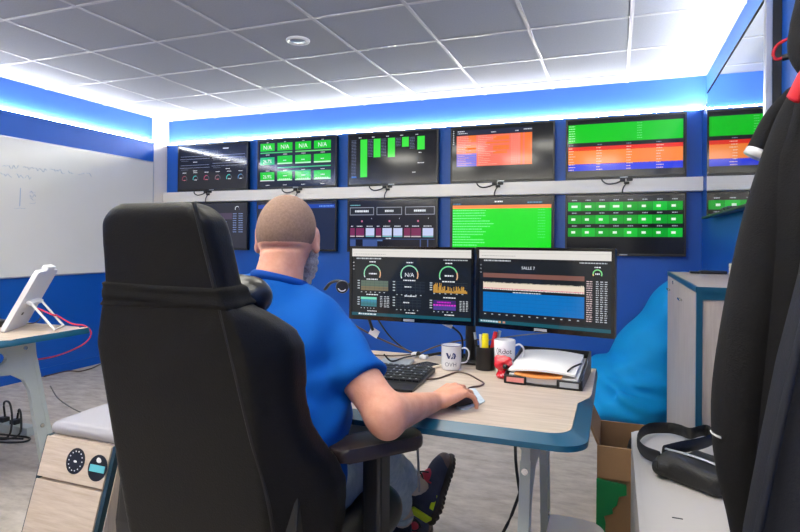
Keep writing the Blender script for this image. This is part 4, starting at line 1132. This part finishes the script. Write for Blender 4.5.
s = SDF((-.08,2.36,.2), (.28,2.76,.56), .008)
s.ell((.13,2.55,.30),(.09,.12,.11),k=.04); s.ell((.17,2.54,.39),(.05,.08,.045),k=.05); s.mod(lambda X, Y, Z: .006*np.sin(40*X+20*Z)+.005*np.sin(33*Y-25*Z))
o = obj('cloth_bag', s.bm(), M['bagfab'], None, True); tag(o, 'crumpled black cloth bag stuffed in the open cardboard box', 'bag')

t = thing('plastic_bin', 'low cream plastic bin with a rounded corner under the desk right end', 'bin', (-.12, 1.74, 0))
b = B(); prism(b, rrect(-.188, -.030, 1.52, 1.935, .05, 8, (.07,.008,.03,.03)), .001, .285, 'xy'); obj('body', b, M['cream_plastic'], t, 35)
b = B(); prism(b, rrect(-.195, -.023, 1.513, 1.942, .05, 8, (.075,.012,.03,.03)), .285, .300, 'xy', .004); obj('lid', b, M['cream_plastic'], t, 35)
for k, pts in enumerate(([(-.30,1.86,.70),(-.295,1.84,.5),(-.27,1.80,.33),(-.31,1.76,.15),(-.36,1.74,.01)], [(-.255,1.87,.70),(-.25,1.84,.52),(-.30,1.80,.34),(-.36,1.76,.2),(-.34,1.78,.06),(-.28,1.8,.01)])):
    cord(pts, .005, M['cable'], ('straighter black cord hanging beside the desk leg', 'looping black cord hanging beside the desk leg')[k], 'cords under the desk', 'desk_cable')
cord([(-.50,1.45,.705),(-.487,1.43,.62),(-.487,1.44,.53)], .0035, M['grey_cable'], 'thin grey cord hanging under the desk beside the armrest', 'cords under the desk', 'desk_cable')

# ------------------------------------------------------------------ gaming chair
XC = -.84
ch = thing('gaming_chair', 'black leather high-backed office chair seen from behind, with the man sitting in it', 'chair', (XC, 1.2, 0))
ZS = [.44,.50,.60,.68,.73,.78,.82,.88,.93,.985,1.02,1.05,1.075,1.12,1.20,1.25,1.285]
WS = [.245,.266,.288,.294,.282,.260,.247,.243,.247,.248,.232,.198,.162,.148,.139,.130,.104]
def back_sdf(h, t_out=0, zlo=.44, zhi=1.272):
    s = SDF((XC-.36,.70,.36),(XC+.36,1.30,1.36), h)
    def fn(X, Y, Z):
        # along-back coordinates: plane Y = 1.03-(z-.5)*.2, tilted
        u = X-XC
        a = np.abs(u)
        wz = np.interp(Z, ZS, WS)
        y0 = 1.035-(Z-.5)*.2
        fs = np.interp(Z, [.98,1.08], [.188,.15]); flare = np.where(a > fs, (a-fs)*.95, 0)
        flare = np.minimum(flare, .14)
        bow = .05*(a/.2)**2*0
        top = np.interp(Z, [1.0,1.285], [0, 1])
        t = (Y-(y0+flare))*.98
        d2 = np.maximum((a-wz)*.95, np.maximum(Z-zhi, zlo-Z))
        # round the upper corners
        cx, cz = wz-.05, zhi-.05
        corner = np.sqrt(np.maximum(a-.068,0)**2+np.maximum(Z-(zhi-.075),0)**2)-.075
        d2 = np.where((Z > zhi-.075) & (a > .068), np.maximum(d2, corner), d2)
        dt = np.abs(t)-(.040+t_out)
        r = .022
        q1, q2 = d2-t_out+r, dt+r
        return np.sqrt(np.maximum(q1,0)**2+np.maximum(q2,0)**2)+np.minimum(np.maximum(q1,q2),0)-r
    s.put((XC-.34,.74,.40),(XC+.34,1.28,1.33), fn, .004)
    return s
s = back_sdf(.0065); back = obj('backrest', s.bm(), M['leather'], ch, True)
# seams down the back panel
def back_pt(u, z, lift=.0415):
    return Vector((XC+u, 1.035-(z-.5)*.2+max(0,min(.14,(abs(u)-(.188 if z < .99 else .15))*.95))-lift, z))
b = B()
for sg in (1,-1):
    tube(b, [back_pt(sg*(.112+.085*min(1,(1.272-z)/.6)), z, .0385 if sg > 0 else .036) for z in ((1.27,1.2) if sg > 0 else (1.18,1.15))+(1.1,1.0,.9,.8,.7,.6,.5)], .0042, 6)
if False:
    tube(b, [back_pt(sg*(.112+.085*min(1,(1.272-z)/.6)), z, .0385) for z in (1.27,1.2,1.1,1.0,.9,.8,.7,.6,.5)], .0042, 6)
obj('seam', b, M['thread'], back, True)
# elastic strap of the neck pillow, round the headrest
s = back_sdf(.005, .004); s.plane((0,.88,1.062),(0,.10,-1),.008); s.plane((0,.88,1.112),(0,-.10,1),.008)
s.mod(lambda X, Y, Z: .0018*np.sin(Z*260+X*8)+.0012*np.sin(Z*410-X*14))
obj('pillow_strap', s.bm(), M['strap'], ch, True)
s = SDF((XC-.25,.9,1.0),(XC+.27,1.12,1.2),.006)
s.cap((XC-.13,.995,1.082),(XC+.13,.995,1.082),.040,k=.01); s.ell((XC,1.0,1.082),(.165,.045,.048),k=.03)
obj('neck_pillow', s.bm(), M['leather_side'], ch, True)
s = SDF((XC-.33,.98,.36),(XC+.33,1.56,.60),.008)
s.rbox((XC,1.26,.435),(.26,.25,.055),.04,k=.02); s.cap((XC-.235,1.05,.458),(XC-.24,1.45,.462),.052,.058,k=.05); s.cap((XC+.235,1.05,.458),(XC+.24,1.45,.462),.052,.058,k=.05)
s.cap((XC-.2,1.47,.452),(XC+.2,1.47,.452),.05,k=.05)
obj('seat', s.bm(), M['leather_side'], ch, True)
for sg in (1,-1):
    # recline hinge cover
    b = B(); prism(b, [(-.035,.44),(.05,.44),(.045,.56),(.03,.675),(-.005,.70),(-.03,.68),(-.04,.55)], XC+sg*.215-.022, XC+sg*.215+.026, 'yz', .008)
    bmesh.ops.translate(b, verts=b.verts, vec=(0,1.035,0)); obj('recline_hinge', b, M['black_plastic'], ch)
    arm = B()
    xa = XC+sg*.295
    box(arm, xa-.025, xa+.025, 1.25, 1.32, .36, .70, .010); box(arm, xa-.019, xa+.019, 1.257, 1.313, .60, .712, .006)
    box(arm, min(XC,xa), max(XC,xa), 1.255, 1.315, .352, .378, .006)
    post = obj('armrest_post', arm, M['black_plastic'], ch)
    T = Matrix.Translation((xa+sg*.012, 1.262, .712)) @ Matrix.Rotation(-sg*math.radians(39 if sg > 0 else 10), 4, 'Z')
    p = B(); prism(p, rrect(-.048, .048, -.128, .112, .03, 6), -.016, .016, 'xy', .008); bmesh.ops.transform(p, matrix=T, verts=p.verts)
    obj('armrest_pad', p, M['armpad'], ch, 40)
b = B(); box(b, XC-.13, XC+.13, 1.14, 1.40, .335, .385, .01); obj('tilt_mechanism', b, M['black_plastic'], ch)
b = B(); cyl(b, (XC,1.26,.10),(XC,1.26,.34), .028); cyl(b, (XC,1.26,.09),(XC,1.26,.20), .04); obj('gas_lift', b, M['black_plastic'], ch, 40)
for k in range(5):
    a = math.radians(90+72*k+20); d = Vector((math.cos(a), math.sin(a), 0)); c = Vector((XC,1.26,0))
    b = B(); tube(b, [c+Vector((0,0,.115)), c+d*.17+Vector((0,0,.10)), c+d*.32+Vector((0,0,.078))], .02, 8, flat=(.026,.016)); leg = obj('base_leg', b, M['black_plastic'], ch, True)
    n = Vector((-d.y, d.x, 0)); e = c+d*.31
    b = B(); cyl(b, e+n*.008+Vector((0,0,.03)), e+n*.028+Vector((0,0,.03)), .0295); cyl(b, e-n*.028+Vector((0,0,.03)), e-n*.008+Vector((0,0,.03)), .0295); cyl(b, e+Vector((0,0,.03)), e+Vector((0,0,.075)), .007); obj('caster', b, M['black_plastic'], leg, 40)

# ------------------------------------------------------------------ the seated man
Fd = Vector((-.39,.92,0)).normalized(); Rd = Vector((Fd.y,-Fd.x,0))
HR = Matrix((Rd, Fd, Vector((0,0,1)))).transposed()
hc = Vector((-.840,1.342,1.236))
def H(r, f, z): return hc + Rd*r + Fd*f + Vector((0,0,z))
S_R, E_R, W_R = Vector((-.714,1.305,.985)), Vector((-.496,1.225,.795)), Vector((-.452,1.445,.772))
S_L, E_L, W_L = Vector((-1.015,1.27,1.005)), Vector((-1.135,1.36,.80)), Vector((-.985,1.575,.785))
NB = Vector((-.836,1.285,1.075))
hipR, hipL = Vector((-.735,1.20,.565)), Vector((-.92,1.20,.565))
knR, anR = Vector((-.705,1.66,.525)), Vector((-.735,1.975,.185))
knL, anL = Vector((-.825,1.67,.60)), Vector((-.70,2.05,.255))

def torso(s, g=0):
    s.cap((-.90,1.17,.57),(-.75,1.17,.57),.135,k=.05,grow=g)
    s.cap((-.90,1.19,.66),(-.745,1.19,.66),.132,k=.06,grow=g)
    s.cap((-.90,1.205,.76),(-.745,1.205,.76),.130,k=.06,grow=g)
    s.cap((-.935,1.245,.90),(-.757,1.25,.89),.125,k=.07,grow=g)
    s.cap((-.945,1.265,.985),(-.775,1.272,.965),.094,.088,k=.07,grow=g)
    s.ell((-.82,1.31,.73),(.165,.125,.16),k=.06,grow=g)
    s.cap(NB+Vector((0,.0,-.035)),S_R+Vector((-.015,0,.006)),.066,.050,k=.05,grow=g); s.cap(NB+Vector((0,.0,-.035)),S_L+Vector((.02,0,.026)),.066,.055,k=.05,grow=g)
def hand(s, W, pdir, side, curl, spread=1, k=.010):
    """palm and five separate fingers; pdir = direction of the hand, side = direction towards the thumb"""
    p = Vector(pdir).normalized(); t = Vector(side); t = (t-p*t.dot(p)).normalized(); up = p.cross(t); 
    if up.z < 0: up = -up
    O = Vector(W)
    kn = []
    for i, (o, L) in enumerate(((.033,.086),(.011,.092),(-.012,.088),(-.034,.078))):
        K = O+p*L+t*o+up*(.012-.004*abs(i-1))
        s.cap(O+t*o*.55+p*.012, K, .0165, .0112, k=.013); kn.append(K)
    s.ell(O+p*.05-up*.004, (.02,.02,.02), k=.02)
    for i, (K, Ls) in enumerate(zip(kn, ((.040,.024,.020),(.044,.028,.021),(.041,.026,.020),(.032,.020,.018)))):
        ang = 0; P = K; q = (p+t*(.15*(1.5-i))*spread).normalized()
        for j, L in enumerate(Ls):
            ang += math.radians(curl[j]+(i-1.2)*5*(j == 0)); d = q*math.cos(ang)-up*math.sin(ang)
            Q = P+d*L; s.cap(P, Q, .0092-.0008*j-(.001 if i == 3 else 0), .0086-.0008*j-(.001 if i == 3 else 0), k=.003); P = Q
    # thumb from the side of the palm near its base
    P0 = O+p*.022+t*.026-up*.006; P1 = P0+(p*.75+t*.62-up*.15)*.042; P2 = P1+(p*.95+t*.12-up*.25)*.032; P3 = P2+(p*.95-t*.08-up*.25)*.025
    s.cap(P0, P1, .0155, .0115, k=.012); s.cap(P1, P2, .0112, .0102, k=.004); s.cap(P2, P3, .0102, .0085, k=.004)

s = SDF((-1.26,1.0,.44),(-.33,1.79,1.35), .0037)
torso(s, -.012)
s.cap(hipR, knR, .085, .05, k=.04); s.cap(hipL, knL, .085, .05, k=.04)
# neck and head
s.cap(NB, H(0,-.030,-.055), .066, .056, k=.03)
s.ell(H(0,0,.002), (.0755,.097,.086), rot=HR, k=.02); s.ell(H(0,-.03,-.022),(.071,.064,.062),rot=HR,k=.03)
s.ell(H(0,.035,-.068), (.058,.062,.062), rot=HR, k=.035); s.ell(H(0,.07,-.105),(.034,.028,.024),rot=HR,k=.03)
for sg in (1,-1):
    ER = HR @ Matrix.Rotation(-sg*.35, 3, 'Z') @ Matrix.Rotation(-.18,3,'X')
    s.ell(H(sg*.0805,-.012,-.035),(.007,.021,.033),rot=ER,k=.010); s.ell(H(sg*.088,-.008,-.031),(.005,.011,.020),rot=ER,k=.006,op='s'); s.ell(H(sg*.080,.0,-.061),(.008,.010,.011),rot=ER,k=.008)
    s.ell(H(sg*.032,.098,-.006),(.018,.016,.012),rot=HR,k=.01,op='s'); s.ell(H(sg*.032,.088,.012),(.022,.012,.007),rot=HR,k=.012)
    s.ell(H(sg*.012,.108,-.047),(.009,.010,.008),rot=HR,k=.01); s.ell(H(sg*.045,.07,-.035),(.02,.02,.016),rot=HR,k=.02)
s.cap(H(0,.094,-.002), H(0,.116,-.040), .010, .013, k=.014); s.cap(H(-.022,.098,-.078), H(.022,.098,-.078), .007, k=.008); s.cap(H(-.02,.096,-.088), H(.02,.096,-.088), .007, k=.008)
# skin folds at the back of the neck
for q0, q1 in zip(range(-5, 5), range(-4, 6)):
    f = lambda q: H(.0125*q, -.0905+.0009*q*q, -.052-.0003*q*q)
    s.cap(f(q0), f(q1), .003, k=.010, op='s')
# arms
def arm(s, Sh, El, Wr, ru, g=0):
    s.cap(Sh, El, ru, .044, k=.03, grow=g)
    s.cap(El, Wr, .0495, .0265, k=.022, grow=g)
arm(s, S_R, E_R, W_R, .060); arm(s, S_L, E_L, W_L, .055)
s.ell(E_R+Vector((.008,-.008,-.022)), (.028,.028,.028), k=.02)
hand(s, W_R+Vector((.008,.012,0)), (.40,.90,.12), (-.75,.4,0), (24,34,26), 1.5)
hand(s, W_L, (.25,.95,-.05), (.9,-.3,0), (14,30,24))
man = obj('person', s.bm(), M['skin'], None, True)
tag(man, 'bald man with grey beard in a blue t-shirt, seated with one hand on the mouse', 'person')
b = B()
for sg in (1,-1): ball(b, H(sg*.031,.083,-.006), .0115, 14)
obj('eye', b, M['eye'], man, True)
b = B()
for sg in (1,-1): ball(b, H(sg*.031,.0925,-.006), (.005,.005,.005), 10)
obj('iris', b, M['black_gloss'], man, True)
s = SDF(H(-.13,-.13,-.1)-Vector((.06,.02,0)), H(.13,.13,.11)+Vector((.06,.06,0)), .0036)
s.ell(H(0,0,.002), (.0755,.097,.086), rot=HR, k=.02, grow=.0016); s.ell(H(0,-.03,-.022),(.071,.064,.062),rot=HR,k=.03,grow=.0016)
for q0, q1 in zip(range(-5, 5), range(-4, 6)):
    s.cap(f(q0), f(q1), .003, k=.010, op='s')
s.plane(H(0,-.09,-.064), (Fd.x*.25,Fd.y*.25,-1), .004); s.plane(H(0,.055,.05), (Fd.x,Fd.y,-.55), .004)
obj('shaved_hair', s.bm(), M['scalp'], man, True)
s = SDF(H(0,.02,-.11)-Vector((.15,.15,.10)), H(0,.02,-.11)+Vector((.15,.15,.12)), .0032)
for (r_, f_, z_, q) in ((0,.085,-.125,.036),(.03,.06,-.12,.036),(-.03,.06,-.12,.036),(.055,.025,-.085,.026),(-.055,.025,-.085,.026),(.066,.012,-.055,.017),(-.066,.012,-.055,.017),(0,.075,-.155,.034),(.026,.05,-.152,.032),(-.026,.05,-.152,.032),(.05,.045,-.11,.026),(-.05,.045,-.11,.026)):
    s.ell(H(r_,f_,z_), (q,q,q*1.1), rot=HR, k=.018)
s.cap(H(-.024,.102,-.067),H(.024,.102,-.067),.008,k=.01)
s.mod(lambda X, Y, Z: .0022*np.sin(190*X+60*Z)*np.sin(170*Y-90*Z)+.0015*np.sin(260*Z+100*X))
obj('beard', s.bm(), M['beard'], man, True)

# shirt
s = SDF((-1.26,.98,.47),(-.38,1.55,1.16), .0055)
torso(s, .006)
s.plane((0,0,.575),(0,0,-1),.006)
for Sh, El in ((S_R,E_R),(S_L,E_L)):
    # sleeve: a tapered tube with a clean hem
    d = (El-Sh).normalized(); P = Sh.lerp(El,.66); e = P+d*.05
    def slv(X, Y, Z, a=Sh, b_=e, d=d, P=P):
        ab = b_-a; L2 = ab.length_squared
        tt = np.clip(((X-a.x)*ab.x+(Y-a.y)*ab.y+(Z-a.z)*ab.z)/L2, 0, 1)
        q = np.sqrt((X-a.x-tt*ab.x)**2+(Y-a.y-tt*ab.y)**2+(Z-a.z-tt*ab.z)**2)-(.063-.002*tt)
        return np.maximum(q, (X-P.x)*d.x+(Y-P.y)*d.y+(Z-P.z)*d.z)
    lo = [min(a, c)-.07 for a, c in zip(Sh, e)]; hi = [max(a, c)+.07 for a, c in zip(Sh, e)]
    s.put(lo, hi, slv, .022)
# neck opening
s.cap(NB+Vector((.004,.012,.016)), NB+Vector((.035,.05,.15)), .067, .078, k=.012, op='s')
rw = lambda X, Y, Z: (-.004+.0075*np.sin(34*X+62*Z+6*np.sin(9*X+4*Z))*np.exp(-((Z-.68)/.11)**2) + .0050*np.sin(62*Z-44*X+25*Y)*np.exp(-((Z-.86)/.07)**2)*(X>-.80) + .0032*np.sin(36*X-44*Z+30*Y+2*np.sin(12*Z)))
s.mod(rw)
obj('t_shirt', s.bm(), M['shirt'], man, True)
b = B(); ringp = []
nd = Vector((.15,.24,1)).normalized()
torus(b, NB+Vector((.006,.006,.020)), nd, .066, .0125, 40, 10); obj('collar', b, M['collar'], man, True)

# jeans
s = SDF((-1.12,1.0,.10),(-.56,2.16,.75), .0065)
s.cap((-.90,1.16,.565),(-.755,1.16,.565),.138,k=.05); s.plane((0,0,.63),(0,0,1),.01)
s.cap(hipR, knR, .100, .071, k=.05); s.cap(knR, anR, .069, .050, k=.02)
s.cap(hipL, knL, .100, .071, k=.05); s.cap(knL, anL, .069, .050, k=.02)
dR = (anR-knR).normalized(); s2 = anR-dR*.01
s.plane((0,0,.435),(0,-1,-.9),.01) if False else None
s.mod(lambda X, Y, Z: .003*np.sin(60*Z+40*X-35*Y)*np.exp(-((Y-1.62)/.12)**2) + .0025*np.sin(55*Y+30*X)+.002*np.sin(90*Z-50*Y))
def endcut(A, d):
    def fn(X, Y, Z):
        pl = (X-A.x)*d.x+(Y-A.y)*d.y+(Z-A.z)*d.z
        return -pl
    return fn
for A, d in ((anR-dR*.012, dR), (anL-(anL-knL).normalized()*.075, (anL-knL).normalized())):
    lo = A-Vector((.075,.075,.075)); hi = A+Vector((.075,.13,.075)); s.put(lo, hi, endcut(A, d), .0, 's')
obj('jeans', s.bm(), M['jeans'], man, True)
b = B(); dL = (anL-knL).normalized(); tube(b, [anL-dL*.14, anL-dL*.06, anL+dL*.02], .043, 14); tube(b, [anR-dR*.06, anR, anR+dR*.02], .042, 14); obj('sock', b, M['sock'], man, True)

def boot(A, toe, up, name_label):
    """hiking boot in local axes: x toe, z up; origin at the sole under the ankle"""
    tx = Vector(toe).normalized(); uz = Vector(up); uz = (uz-tx*uz.dot(tx)).normalized(); ly = uz.cross(tx)
    T = Matrix((tx, ly, uz)).transposed().to_4x4(); T.translation = Vector(A)-uz*.105
    s = SDF((-.12,-.08,.0),(.25,.08,.18), .0042)
    s.cap((-.02,0,.06),(-.022,0,.145),.044,.046,k=.02); s.ell((-.03,0,.04),(.048,.038,.04),k=.02); s.ell((.06,0,.05),(.10,.042,.042),k=.03); s.ell((.14,.0,.038),(.062,.044,.034),k=.03)
    s.cap((-.022,0,.13),(-.024,0,.2),.036,k=.004,op='s'); s.plane((0,0,.014),(0,0,-1),.003); s.plane((0,0,.150),(-.2,0,1),.004)
    bo = obj('boot', s.bm(T), M['boot'], man, True)
    s = SDF((-.12,-.08,-.03),(.25,.08,.09), .0045)
    s.ell((-.03,0,.012),(.060,.044,.022),k=.01); s.ell((.06,0,.010),(.11,.045,.018),k=.02); s.ell((.145,.0,.014),(.072,.050,.024),k=.02); s.plane((0,0,-.006),(0,0,-1),.002)
    s.mod(lambda X, Y, Z: np.where(Z < .008, .0035*np.sign(np.sin(X*330)), 0))
    obj('sole', s.bm(T), M['sole'], bo, True)
    s = SDF((.08,-.08,.0),(.25,.08,.10), .0045)
    s.ell((.142,.0,.036),(.064,.047,.037),k=.01); s.plane((.125,0,.05),(-1,0,.2),.004); s.plane((0,0,.012),(0,0,-1),.003); obj('toe_cap', s.bm(T), M['boot_top'], bo, True)
    b = B(); box(b, -.0845,-.074,-.02,.02,.02,.105,.003,M=T); box(b, -.06,.0,-.044,-.038,.035,.052,.002,M=T); box(b, -.06,.0,.038,.044,.035,.052,.002,M=T); obj('lime_tab', b, M['lime'], bo)
    s = SDF((-.02,-.06,.02),(.16,.06,.16),.004)
    s.ell((.066,0,.068),(.064,.031,.038),rot=Matrix.Rotation(.45,3,'Y'),k=.01)
    obj('tongue', s.bm(T), M['red'] if False else M['red_lace'], bo, True)
    b = B()
    for k in range(5):
        x = .035+.019*k; z = .094-.012*k
        tube(b, [T @ Vector(p) for p in ((x,-.036,z-.022),(x+.004,-.018,z),(x+.006,0,z+.005),(x+.004,.018,z),(x,.036,z-.022))], .0033, 6)
    obj('lace', b, M['red_lace'], bo, True)
    b = B()
    for sg in (1,-1):
        tube(b, [T @ Vector(p) for p in ((.02,0,.125),(.04,sg*.03,.145),(.03,sg*.06,.13),(.02,sg*.04,.11),(.022,0,.122))], .003, 6)
        tube(b, [T @ Vector(p) for p in ((.02,0,.124),(.05,sg*.03,.13),(.06,sg*.05,.10))], .003, 6)
    obj('lace_bow', b, M['cable'], bo, True)
boot(anR+dR*.02+Vector((0,0,-.06)), (.1,.98,.16), (0,-.12,1), '')
boot(Vector((-.704,2.055,.250)), (0.02,.81,.56), (-.72,-.52,.42), '')

# ------------------------------------------------------------------ coats on a stand at the right
t = thing('coat_stand', 'black metal coat stand holding the dark coats at the right wall', 'coat stand', (.54, 1.28, 0))
b = B(); cyl(b, (.54,1.28,.02),(.54,1.28,1.82), .015); obj('pole', b, M['black_plastic'], t, 40)
b = B(); lathe(b, (.54,1.28,0), [(0,.0),(.075,.0),(.075,.012),(.03,.025),(0,.03)], 36); obj('base', b, M['black_plastic'], t, 40)
for a in (200, 150, 250, 20):
    d = Vector((math.cos(math.radians(a)), math.sin(math.radians(a)), 0)); o_ = Vector((.54,1.28,1.60 if a in (200,250) else 1.74))
    L_ = .05 if a == 20 else .15
    b = B(); tube(b, [o_, o_+d*L_*.6+Vector((0,0,.0)), o_+d*L_+Vector((0,0,.05))], .008); obj('hook', b, M['black_plastic'], t, True)

def coat_loft(rows, ny, fold, seed, n=64):
    """rows: (z, x_left, x_right, y_front, y_back); closed folded tube"""
    rr = random.Random(seed); ph = [rr.uniform(0, 6.28) for _ in range(4)]
    zs = [r[0] for r in rows]
    bm = B(); rings = []
    Z = np.linspace(zs[0], zs[-1], 60)
    zz = zs[::-1]
    g = lambda i: [r[i] for r in rows][::-1]
    for z in Z:
        xl, xr, y0, y1 = (float(np.interp(z, zz, g(i))) for i in (1,2,3,4))
        cx, cy, ax, ay = (xl+xr)/2, (y0+y1)/2, (xr-xl)/2, (y1-y0)/2
        ring = []
        amt = fold*min(1, (zs[0]-z)/.25+.15)
        for k in range(n):
            a = 2*PI*k/n
            c, q = math.cos(a), math.sin(a)
            sc = 1+amt*(math.sin(5*a+ph[0]+z*2)+.6*math.sin(9*a+ph[1]-z*3)+.4*math.sin(14*a+ph[2]+z*5))*(.35+.65*abs(q))
            e = .75
            px_ = math.copysign(abs(c)**e, c); py_ = math.copysign(abs(q)**e, q)
            ring.append(bm.verts.new((cx+ax*px_*(1+(sc-1)*.15), cy+ay*py_*sc, z)))
        rings.append(ring)
    skin_rings(bm, rings); return bm
t = thing('black_jacket', 'black jacket with red collar trim and a hanging sleeve, behind the navy coat', 'jacket', (.36, 1.36, 1.4))
b = coat_loft([(1.60,.385,.46,1.28,1.37),(1.55,.355,.48,1.25,1.40),(1.50,.328,.50,1.23,1.43),(1.44,.308,.51,1.23,1.44),(1.37,.285,.51,1.23,1.44),(1.28,.266,.51,1.23,1.45),(1.13,.25,.51,1.23,1.45),(1.0,.245,.51,1.23,1.46),(.8,.235,.51,1.23,1.46),(.56,.235,.51,1.23,1.44)], 0, .05, 1); obj('body', b, M['coat'], t, True)
b = B(); tube(b, [(.365,1.33,1.50),(.335,1.32,1.42),(.296,1.315,1.27),(.265,1.31,1.10),(.240,1.31,.92),(.236,1.31,.80),(.247,1.31,.70),(.265,1.31,.60)], lambda q: .040+.014*math.sin(PI*min(1,q*1.1)), 24); sl = obj('sleeve', b, M['coat'], t, True)
b = B(); torus(b, (.2358,1.31,.815), (.02,0,1), .0500, .0022, 14, 8, 1.45, 2.3); obj('reflective_stripe', b, M['grey_trim'], sl, True)
b = B(); tube(b, [(.305,1.238,1.468),(.318,1.215,1.500),(.345,1.205,1.522),(.40,1.20,1.53)], .012, 8, flat=(.008,.017)); obj('collar_trim', b, M['red'], t, True)
s = SDF((.24,1.14,1.42),(.60,1.46,1.90),.006)
s.ell((.435,1.30,1.66),(.118,.09,.17),k=.03); s.ell((.42,1.28,1.56),(.10,.075,.07),k=.04); s.cap((.54,1.28,1.3),(.54,1.28,1.95),.018,k=.0,op='s'); s.mod(lambda X, Y, Z: .005*np.sin(50*X+25*Z)+.004*np.sin(40*Z-60*Y))
obj('hood', s.bm(), M['coat'], t, True)
t = thing('navy_coat', 'dark navy long coat hanging in front, at the right edge of the photo', 'coat', (.4, 1.15, 1.2))
b = coat_loft([(1.50,.36,.46,1.12,1.20),(1.40,.335,.50,1.10,1.21),(1.28,.315,.52,1.08,1.21),(1.15,.295,.53,1.07,1.21),(1.0,.262,.53,1.06,1.21),(.85,.236,.53,1.05,1.21),(.7,.212,.53,1.05,1.21),(.56,.20,.53,1.05,1.21)], 0, .07, 5); obj('body', b, M['navy'], t, True)
b = B(); tube(b, [(.43,1.10,1.44),(.42,1.07,1.25),(.41,1.05,1.05),(.40,1.045,.85)], lambda q: .05+.012*math.sin(PI*q), 20); obj('sleeve', b, M['navy'], t, True)
b = B(); tube(b, [(.331,1.10,1.36),(.305,1.085,1.18),(.272,1.075,1.02),(.24,1.07,.85),(.212,1.065,.68),(.205,1.065,.58)], .010, 8, flat=(.012,.007)); obj('front_edge', b, M['navy'], t, True)
t = thing('black_polo', 'black short-sleeved polo with a white trimmed sleeve, behind the black jacket', 'shirt', (.33, 1.50, 1.45))
b = coat_loft([(1.55,.36,.48,1.465,1.53),(1.45,.33,.50,1.46,1.54),(1.25,.31,.50,1.465,1.53),(.95,.31,.50,1.465,1.53)], 0, .05, 9); obj('body', b, M['coat'], t, True)
b = B(); tube(b, [(.375,1.49,1.53),(.335,1.49,1.48),(.300,1.49,1.405)], .034, 16, flat=(.030,.026)); sl = obj('sleeve', b, M['coat'], t, True)
b = B(); tube(b, [(.303,1.49,1.41),(.2965,1.49,1.398)], .035, 16, False, flat=(.0315,.0275)); obj('sleeve_trim', b, M['mug'], sl, True)
